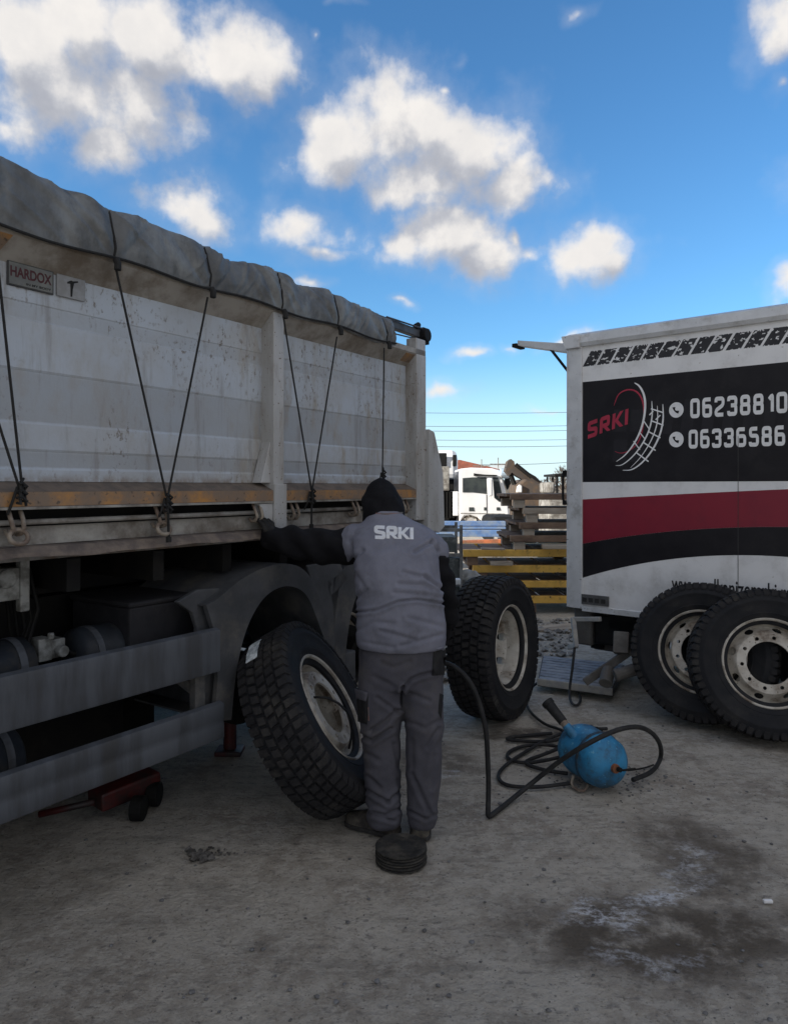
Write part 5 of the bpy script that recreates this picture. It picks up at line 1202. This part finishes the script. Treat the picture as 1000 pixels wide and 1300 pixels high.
def seg_d(px, py, a, b):
    ax, ay = a; bx, by = b; dx, dy = bx-ax, by-ay; L2 = dx*dx+dy*dy
    t = max(0, min(1, ((px-ax)*dx+(py-ay)*dy)/L2)); ex = px-ax-dx*t; ey = py-ay-dy*t
    return math.hypot(ex, ey), t, (ex*(-dy)+ey*dx)/math.sqrt(L2)
def creases(lst):
    def f(co_, n):
        if n.y > .25: return .004*noise.fractal(co_*9, 1, 2, 3)
        px, py = pxof(co_); d = 0
        for pts, w_, dep in lst:
            best = 1e9
            for a, b in zip(pts[:-1], pts[1:]):
                q_ = seg_d(px, py, a, b)
                if q_[0] < best: best = q_[0]; tt = q_[1]; sd_ = q_[2]
            if best < w_*6:
                x = sd_/w_; 
                d += -dep*1.15*math.exp(-(best/w_)**2)+dep*.7*math.exp(-((best-w_*1.9)/(w_*1.4))**2)
        d += .0035*noise.fractal(Vector((co_.x*7, co_.y*7, co_.z*12)), 1, 2, 3)
        return d
    return f
# body: one continuous figure
hc = Vector((-.062, 3.70, 1.575))
B = MB()
limb(B, [(.03,3.38,.90,.13),(.02,3.40,1.10,.13),(0,3.46,1.28,.14),(-.01,3.54,1.38,.12)])
limb(B, [(-.03,3.56,1.40,.07),(-.05,3.63,1.48,.058),(-.055,3.66,1.52,.055)])
B.loft([[(hc.x+r_*.078*math.cos(a), hc.y+.01+r_*.098*math.sin(a), hc.z+z) for a in [2*math.pi*k/20 for k in range(20)]] for r_, z in ((.05,-.118),(.55,-.105),(.85,-.06),(1,0),(.95,.05),(.7,.088),(.3,.106),(.02,.11))])
B.add([], []); limb(B, [(hc.x,hc.y+.105,hc.z+.005,.010),(hc.x,hc.y+.122,hc.z-.028,.014)], 8)
for sx_ in (-1,1): limb(B, [(hc.x+sx_*.079,hc.y,hc.z-.02,.012),(hc.x+sx_*.081,hc.y-.01,hc.z+.02,.014)], 8)
limb(B, [(-.15,3.53,1.385,.075),(-.32,3.60,1.37,.055),(-.44,3.62,1.375,.045),(-.60,3.64,1.40,.033)])
limb(B, [(.15,3.53,1.36,.075),(.225,3.56,1.16,.052),(.24,3.62,1.05,.045),(.205,3.66,.90,.034)])
limb(B, [(-.055,3.38,.85,.10),(-.06,3.37,.5,.065),(-.05,3.39,.12,.045),(-.05,3.39,.07,.045)])
limb(B, [(.12,3.38,.85,.10),(.135,3.37,.5,.065),(.13,3.36,.12,.045),(.13,3.36,.07,.045)])
bm_ = voxel(B, .013, 4); bm_.transform(Matrix.Translation(-MO)); bm_.name = 'body'; obj('body', bm_, skin, man, smooth=True)
# hooded sweatshirt: hood and both sleeves
Bh = MB()
hr = [(.010,3.60,1.70,.0)]
def hring(cx, cy, z, a, b): return [(cx+a*math.cos(t), cy+b*math.sin(t), z+.0) for t in [2*math.pi*k/28 for k in range(28)]]
Bh.loft([hring(-.045,3.60,1.455,.110,.10), hring(-.050,3.62,1.49,.112,.110), hring(-.056,3.635,1.53,.112,.120), hring(-.060,3.65,1.57,.108,.122), hring(-.064,3.66,1.61,.095,.112), hring(-.067,3.665,1.65,.070,.088), hring(-.069,3.66,1.675,.044,.058), hring(-.070,3.655,1.692,.018,.025), hring(-.070,3.652,1.697,.004,.006)])
limb(Bh, [(-.10,3.54,1.375,.09),(-.19,3.56,1.36,.096),(-.27,3.58,1.345,.093),(-.37,3.60,1.345,.086),(-.46,3.61,1.36,.082),(-.55,3.62,1.375,.078),(-.63,3.64,1.385,.066)], 22)
limb(Bh, [(.13,3.53,1.36,.09),(.19,3.53,1.28,.082),(.235,3.545,1.18,.070),(.262,3.57,1.08,.064),(.268,3.61,.99,.062),(.245,3.66,.90,.050)], 22)
Bh.loft([ring(.02,3.46,1.12,.19,.14), ring(0,3.53,1.36,.20,.12), ring(-.03,3.57,1.45,.12,.09)])
def fold_b(co_, n):
    d = .005*noise.fractal(co_*11, 1, 2, 3)
    if co_.x < -.2: d += .008*math.sin(co_.x*46+co_.z*30+3*noise.noise(co_*6))*min(1, (-.2-co_.x)*8)
    if co_.x > .2 and co_.z < 1.3: d += .006*math.sin(co_.z*60+co_.x*20+3*noise.noise(co_*7))
    if co_.z > 1.47: d += .004*math.sin(co_.z*70+6*noise.noise(co_*5))*(1 if co_.z < 1.6 else .3)+.006*noise.noise(Vector((co_.x*14, co_.y*14, co_.z*5)))-.005*math.exp(-((co_.x+.062)/.004)**2)
    return d
hm2 = voxel(Bh, .009, 6, fold_b); hm2.transform(Matrix.Translation(-MO)); obj('hooded_sweatshirt', hm2, hoodm, man, smooth=True)
# vest
Bv = MB()
vr = [(.034,3.375,.895,.208,.155,2.6,.03),(.034,3.375,.925,.212,.162,2.6,.03),(.034,3.375,1.00,.211,.166,2.5,0),(.030,3.385,1.08,.207,.166,2.5,-.04),(.022,3.40,1.16,.203,.163,2.5,-.08),(.014,3.425,1.24,.203,.158,2.5,-.12),(.008,3.46,1.31,.208,.150,2.5,-.2),(.003,3.50,1.37,.216,.135,2.4,-.3),(-.002,3.535,1.415,.213,.112,2.2,-.35),(-.012,3.56,1.447,.178,.094,2.1,-.35),(-.028,3.575,1.475,.125,.082,2.1,-.3),(-.040,3.58,1.502,.092,.074,2.0,-.25),(-.043,3.585,1.520,.080,.07,2.0,-.2)]
Bv.loft([ring(x, y, z, a, b, e, 48, tl) for x, y, z, a, b, e, tl in vr])
# cap sleeves
limb(Bv, [(-.13,3.53,1.385,.085),(-.185,3.553,1.368,.103)], 22); limb(Bv, [(.12,3.53,1.37,.09),(.197,3.54,1.325,.084)], 22)
VC = [([(453,777),(477,775),(505,764),(528,761),(566,767)],1.6,.009),([(512,726),(533,732)],2.5,.006),([(539,732),(560,748)],2.2,.011),([(506,741),(535,743),(558,751)],2.5,.006),([(500,752),(540,756)],2.5,.004),
 ([(483,801),(526,812)],2.5,.004),([(446,713),(460,699)],2.5,.007),([(449,761),(466,749)],2.5,.006),([(526,701),(548,688)],2.3,.009),([(548,688),(556,700)],2,.008),([(450,727),(462,745)],3,.004),
 ([(540,700),(556,742)],3.0,.004),([(455,800),(475,790),(500,792)],3,.004),([(520,785),(560,795)],3,.004),([(476,700),(500,690)],4,.003),([(508,820),(560,806)],2.5,.004),([(460,815),(500,822)],2.5,.003),([(443,686),(450,720)],3,.005)]
vm = voxel(Bv, .0065, 8, creases(VC)); bvt = BVHTree.FromPolygons([v.co for v in vm.vertices], [p.vertices[:] for p in vm.polygons])
vm2 = vm.copy(); vm2.transform(Matrix.Translation(-MO)); vo = obj('vest', vm2, vestm, man, smooth=True)
m_ = MB(); rg = []
for k in range(37):
    t = 2*math.pi*k/36; c_, s_ = math.cos(t), math.sin(t); cx, cy, cz = -.043, 3.585, 1.512-.02*s_*0
    p = Vector((cx+.083*c_, cy+.073*s_, cz-.02*(s_)*-.2)); q2 = Vector((c_, s_, 0))
    rg.append([p+q2*.0-MO, p+q2*.006+Vector((0,0,.004))-MO, p+q2*.006+Vector((0,0,.012))-MO, p-q2*.004+Vector((0,0,.012))-MO])
m_.loft(rg); obj('collar_trim', m_, mat('dull_brick_trim', (.22,.12,.11), .14, sc=20, rough=.9), vo, smooth=True)
# SRKI lettering pressed onto the back
def VB(x, y, z):
    px, py = 476+x, 683-y; px += 0; py += (px-476)*.035
    o_ = Vector((0,0,H)); d_ = (px2(px, py, 1.0)-o_).normalized(); h_ = bvt.ray_cast(o_, d_)
    p = h_[0] if h_[0] else px2(px, py, 3.35)
    return tuple(p-d_*(.0022+z*.01)-MO)
m_ = MB(); W0 = {'S': 0}; wl = logo(m_, 'SRKI', 15.0, .30, VB, gap=-.12, step=.12, cross=4)
print('LOGO width', wl)
obj('back_lettering', m_, mat('white_transfer', (.72,.74,.78), .66, sc=40, rough=.6), vo)
# trousers
Bt = MB()
Bt.loft([ring(.034,3.385,.98,.190,.145,2.5), ring(.036,3.385,.88,.203,.150,2.5), ring(.037,3.38,.78,.203,.145,2.6), ring(.037,3.38,.71,.196,.135,2.8)])
Bt.loft([ring(-.055,3.38,.86,.105,.135), ring(-.060,3.38,.76,.110,.135), ring(-.064,3.37,.66,.108,.125), ring(-.064,3.365,.56,.100,.112), ring(-.062,3.37,.46,.090,.103), ring(-.058,3.375,.34,.085,.098), ring(-.052,3.38,.22,.083,.094), ring(-.047,3.385,.12,.083,.095), ring(-.045,3.385,.062,.082,.093), ring(-.045,3.385,.045,.074,.085)])
Bt.loft([ring(.122,3.38,.86,.108,.135), ring(.128,3.38,.76,.108,.135), ring(.136,3.37,.66,.098,.125), ring(.140,3.365,.56,.092,.112), ring(.143,3.36,.46,.085,.103), ring(.143,3.36,.34,.083,.097), ring(.139,3.365,.22,.078,.09), ring(.134,3.37,.12,.070,.08), ring(.132,3.37,.062,.067,.077), ring(.132,3.37,.045,.061,.07)])
TC = [([(511,872),(509,884),(508,899)],2.0,.014),([(511,873),(521,862),(534,857),(548,854)],2.2,.010),([(479,886),(492,895),(505,904)],2.4,.007),([(504,901),(490,915),(472,927)],2.6,.010),([(459,934),(472,941),(497,925)],2.4,.010),
 ([(466,1003),(480,1012),(493,1018)],2.4,.009),([(508,1004),(491,1020)],2.4,.009),([(474,1031),(490,1035),(508,1026)],2.2,.009),([(466,985),(482,1000)],2.5,.006),([(556,925),(543,948)],2.8,.006),([(524,984),(534,1008),(546,1032)],2.6,.008),
 ([(463,955),(480,965)],3,.004),([(515,915),(540,925),(558,915)],3,.004),([(476,860),(500,872)],3,.004),([(520,880),(545,890)],3,.005),([(500,945),(506,975)],2.6,.006),([(462,1020),(470,1034),(500,1042)],2.2,.008),([(520,1030),(540,1040),(552,1034)],2.2,.007),
 ([(505,990),(510,1030)],2.4,.005),([(522,940),(524,980)],3,.004),([(552,960),(548,1000)],3,.004),([(484,842),(500,848),(520,840)],3,.004)]
tm = voxel(Bt, .0065, 5, creases(TC)); bvt2 = BVHTree.FromPolygons([v.co for v in tm.vertices], [p.vertices[:] for p in tm.polygons])
tm2 = tm.copy(); tm2.transform(Matrix.Translation(-MO)); tro = obj('trousers', tm2, trom, man, smooth=True)
def cloth_patch(name, corners, mt, parent, th=.006, bv=bvt2, nx_=10, ny_=14, bulge=.004):
    m2 = MB(); o_ = Vector((0,0,H)); A_, B_, C_, D_ = [Vector(c) for c in corners]; top = []; bot = []
    for j in range(ny_+1):
        for i in range(nx_+1):
            u, v = i/nx_, j/ny_; p = (A_.lerp(B_, u)).lerp(D_.lerp(C_, u), v); d_ = (px2(p.x, p.y, 1.0)-o_).normalized(); h_ = bv.ray_cast(o_, d_)
            q_ = h_[0] if h_[0] and h_[0].y < 3.6 else px2(p.x, p.y, 3.33)
            e_ = min(1, 6*min(u, 1-u, v, 1-v)); top.append(q_-d_*(th*.4+th*e_+bulge*math.sin(u*3.1)*math.sin(v*3.1))-MO); bot.append(q_+d_*.004-MO)
    n_ = nx_+1; fs = [(j*n_+i, j*n_+i+1, (j+1)*n_+i+1, (j+1)*n_+i) for j in range(ny_) for i in range(nx_)]
    m2.add(top, fs); k = len(top)
    bd = [i for i in range(nx_+1)]+[j*n_+nx_ for j in range(1, ny_+1)]+[ny_*n_+i for i in range(nx_-1, -1, -1)]+[j*n_ for j in range(ny_-1, 0, -1)]
    m2.v += [tuple(bot[i]) for i in bd]; m = len(bd); m2.f += [(bd[i], bd[(i+1) % m], k+(i+1) % m, k+i) for i in range(m)]
    return obj(name, m2, mt, parent, smooth='a', ang=50)
cloth_patch('back_pocket', [(550,826),(566,825),(564,857),(548,858)], mat('black_pouch', (.016,.016,.018), .025, sc=14, rough=.8, bump=.2), tro, .008)
cloth_patch('cargo_pocket', [(452,880),(467,884),(466,920),(454,916)], mat('black_pouch', .016), tro, .010)
cloth_patch('pocket_flap', [(450,874),(467,879),(465,892),(452,888)], trom, tro, .016)
cloth_patch('pocket_piping', [(466,898),(468,898),(469,915),(467,915)], mat('dull_brick_trim', .2), tro, .004, nx_=2, ny_=8)
cloth_patch('side_pocket', [(558,880),(563,882),(560,913),(556,905)], mat('black_pouch', .016), tro, .004)
cloth_patch('vest_hem_tab', [(553,823),(564,820),(563,826),(556,828)], vestm, vo, .004, bv=bvt)
# shoes
def shoe(c, yaw, name='shoe', L=.29):
    m_ = MB(); rg = []
    pf = [(-.085,.030,.045),(-.080,.040,.085),(-.055,.046,.105),(-.02,.046,.105),(.02,.045,.10),(.06,.046,.085),(.11,.052,.068),(.155,.050,.056),(.185,.040,.046),(.2,.022,.034)]
    for x, hw, h in pf:
        rg.append([(x, hw*math.cos(t)*(1 if math.sin(t) < .3 else .9), .012+(h if math.sin(t) > 0 else .012)*math.sin(t)) for t in [2*math.pi*k/20 for k in range(20)]])
    m_.loft(rg); up = voxel(m_, .006, 3)
    m2 = MB(); pts = [(x, hw+.004) for x, hw, h in pf]; out = [(x, w) for x, w in pts]+[(x, -w) for x, w in pts[::-1]]
    n_ = len(out); m2.add([(x, y, 0.0) for x, y in out]+[(x, y, .020) for x, y in out], [tuple(range(n_))[::-1], tuple(range(n_, 2*n_))]+[(i, (i+1) % n_, (i+1) % n_+n_, i+n_) for i in range(n_)])
    M_ = Matrix.Translation(Vector(c)-MO) @ Matrix.Rotation(yaw, 4, 'Z'); up.transform(M_); so_ = m2.mesh('sole'); so_.transform(M_)
    s_ = obj(name, up, shoem, man, smooth=True); obj('sole', so_, mat('shoe_sole', (.03,.028,.026), .05, sc=20, rough=.8), s_, bevel=.004)
shoe((-.055,3.39,.001), R(152)); shoe((.128,3.385,.001), R(84))
# gloves
def hand(name, wrist, palm, fingers, thumb):
    m_ = MB(); limb(m_, [(*wrist, .030), (*((Vector(wrist)+Vector(palm))/2), .034), (*palm, .032)], 12)
    for f_ in fingers: limb(m_, [(*p, r_) for p, r_ in zip(f_, (.0115,.0105,.0100,.009))], 8)
    limb(m_, [(*p, r_) for p, r_ in zip(thumb, (.015,.013,.011))], 8)
    me = voxel(m_, .0032, 2); me.transform(Matrix.Translation(-MO)); obj(name, me, glovem, man, smooth=True)
gp = lambda s_, y, z: tw(s_, y, z)
hs0 = tp(334,676)[0]
w_ = Vector((-.63,3.635,1.385)); pl_ = gp(hs0, -.045, 1.425)
fs_ = []
for k in range(4):
    ds = -.033+.022*k; fs_.append([pl_+TD*ds+Vector((0,0,.005)), gp(hs0+ds*1.15, -.030, 1.468-.004*abs(k-1.3)), gp(hs0+ds*1.15, .0, 1.486-.004*abs(k-1.3)), gp(hs0+ds*1.1, .035, 1.475)])
hand('glove', w_, pl_, fs_, [pl_+TD*.03, gp(hs0+.05,-.03,1.405), gp(hs0+.055,-.012,1.375)])
w2 = Vector((.232,3.665,.885)); p2 = Vector((.205,3.65,.83)); hx_ = px2(545,846,3.62)
fs_ = []
for k in range(4):
    b_ = p2+Vector((-.020+.0*k, -.025+.018*k, -.02)); fs_.append([b_, b_+Vector((-.014,.0,-.026)), b_+Vector((-.036,-.0,-.024)), b_+Vector((-.042,.0,-.004))])
hand('glove', w2, p2, fs_, [p2+Vector((-.01,-.03,0)), p2+Vector((-.03,-.045,-.02)), p2+Vector((-.045,-.035,-.03))])
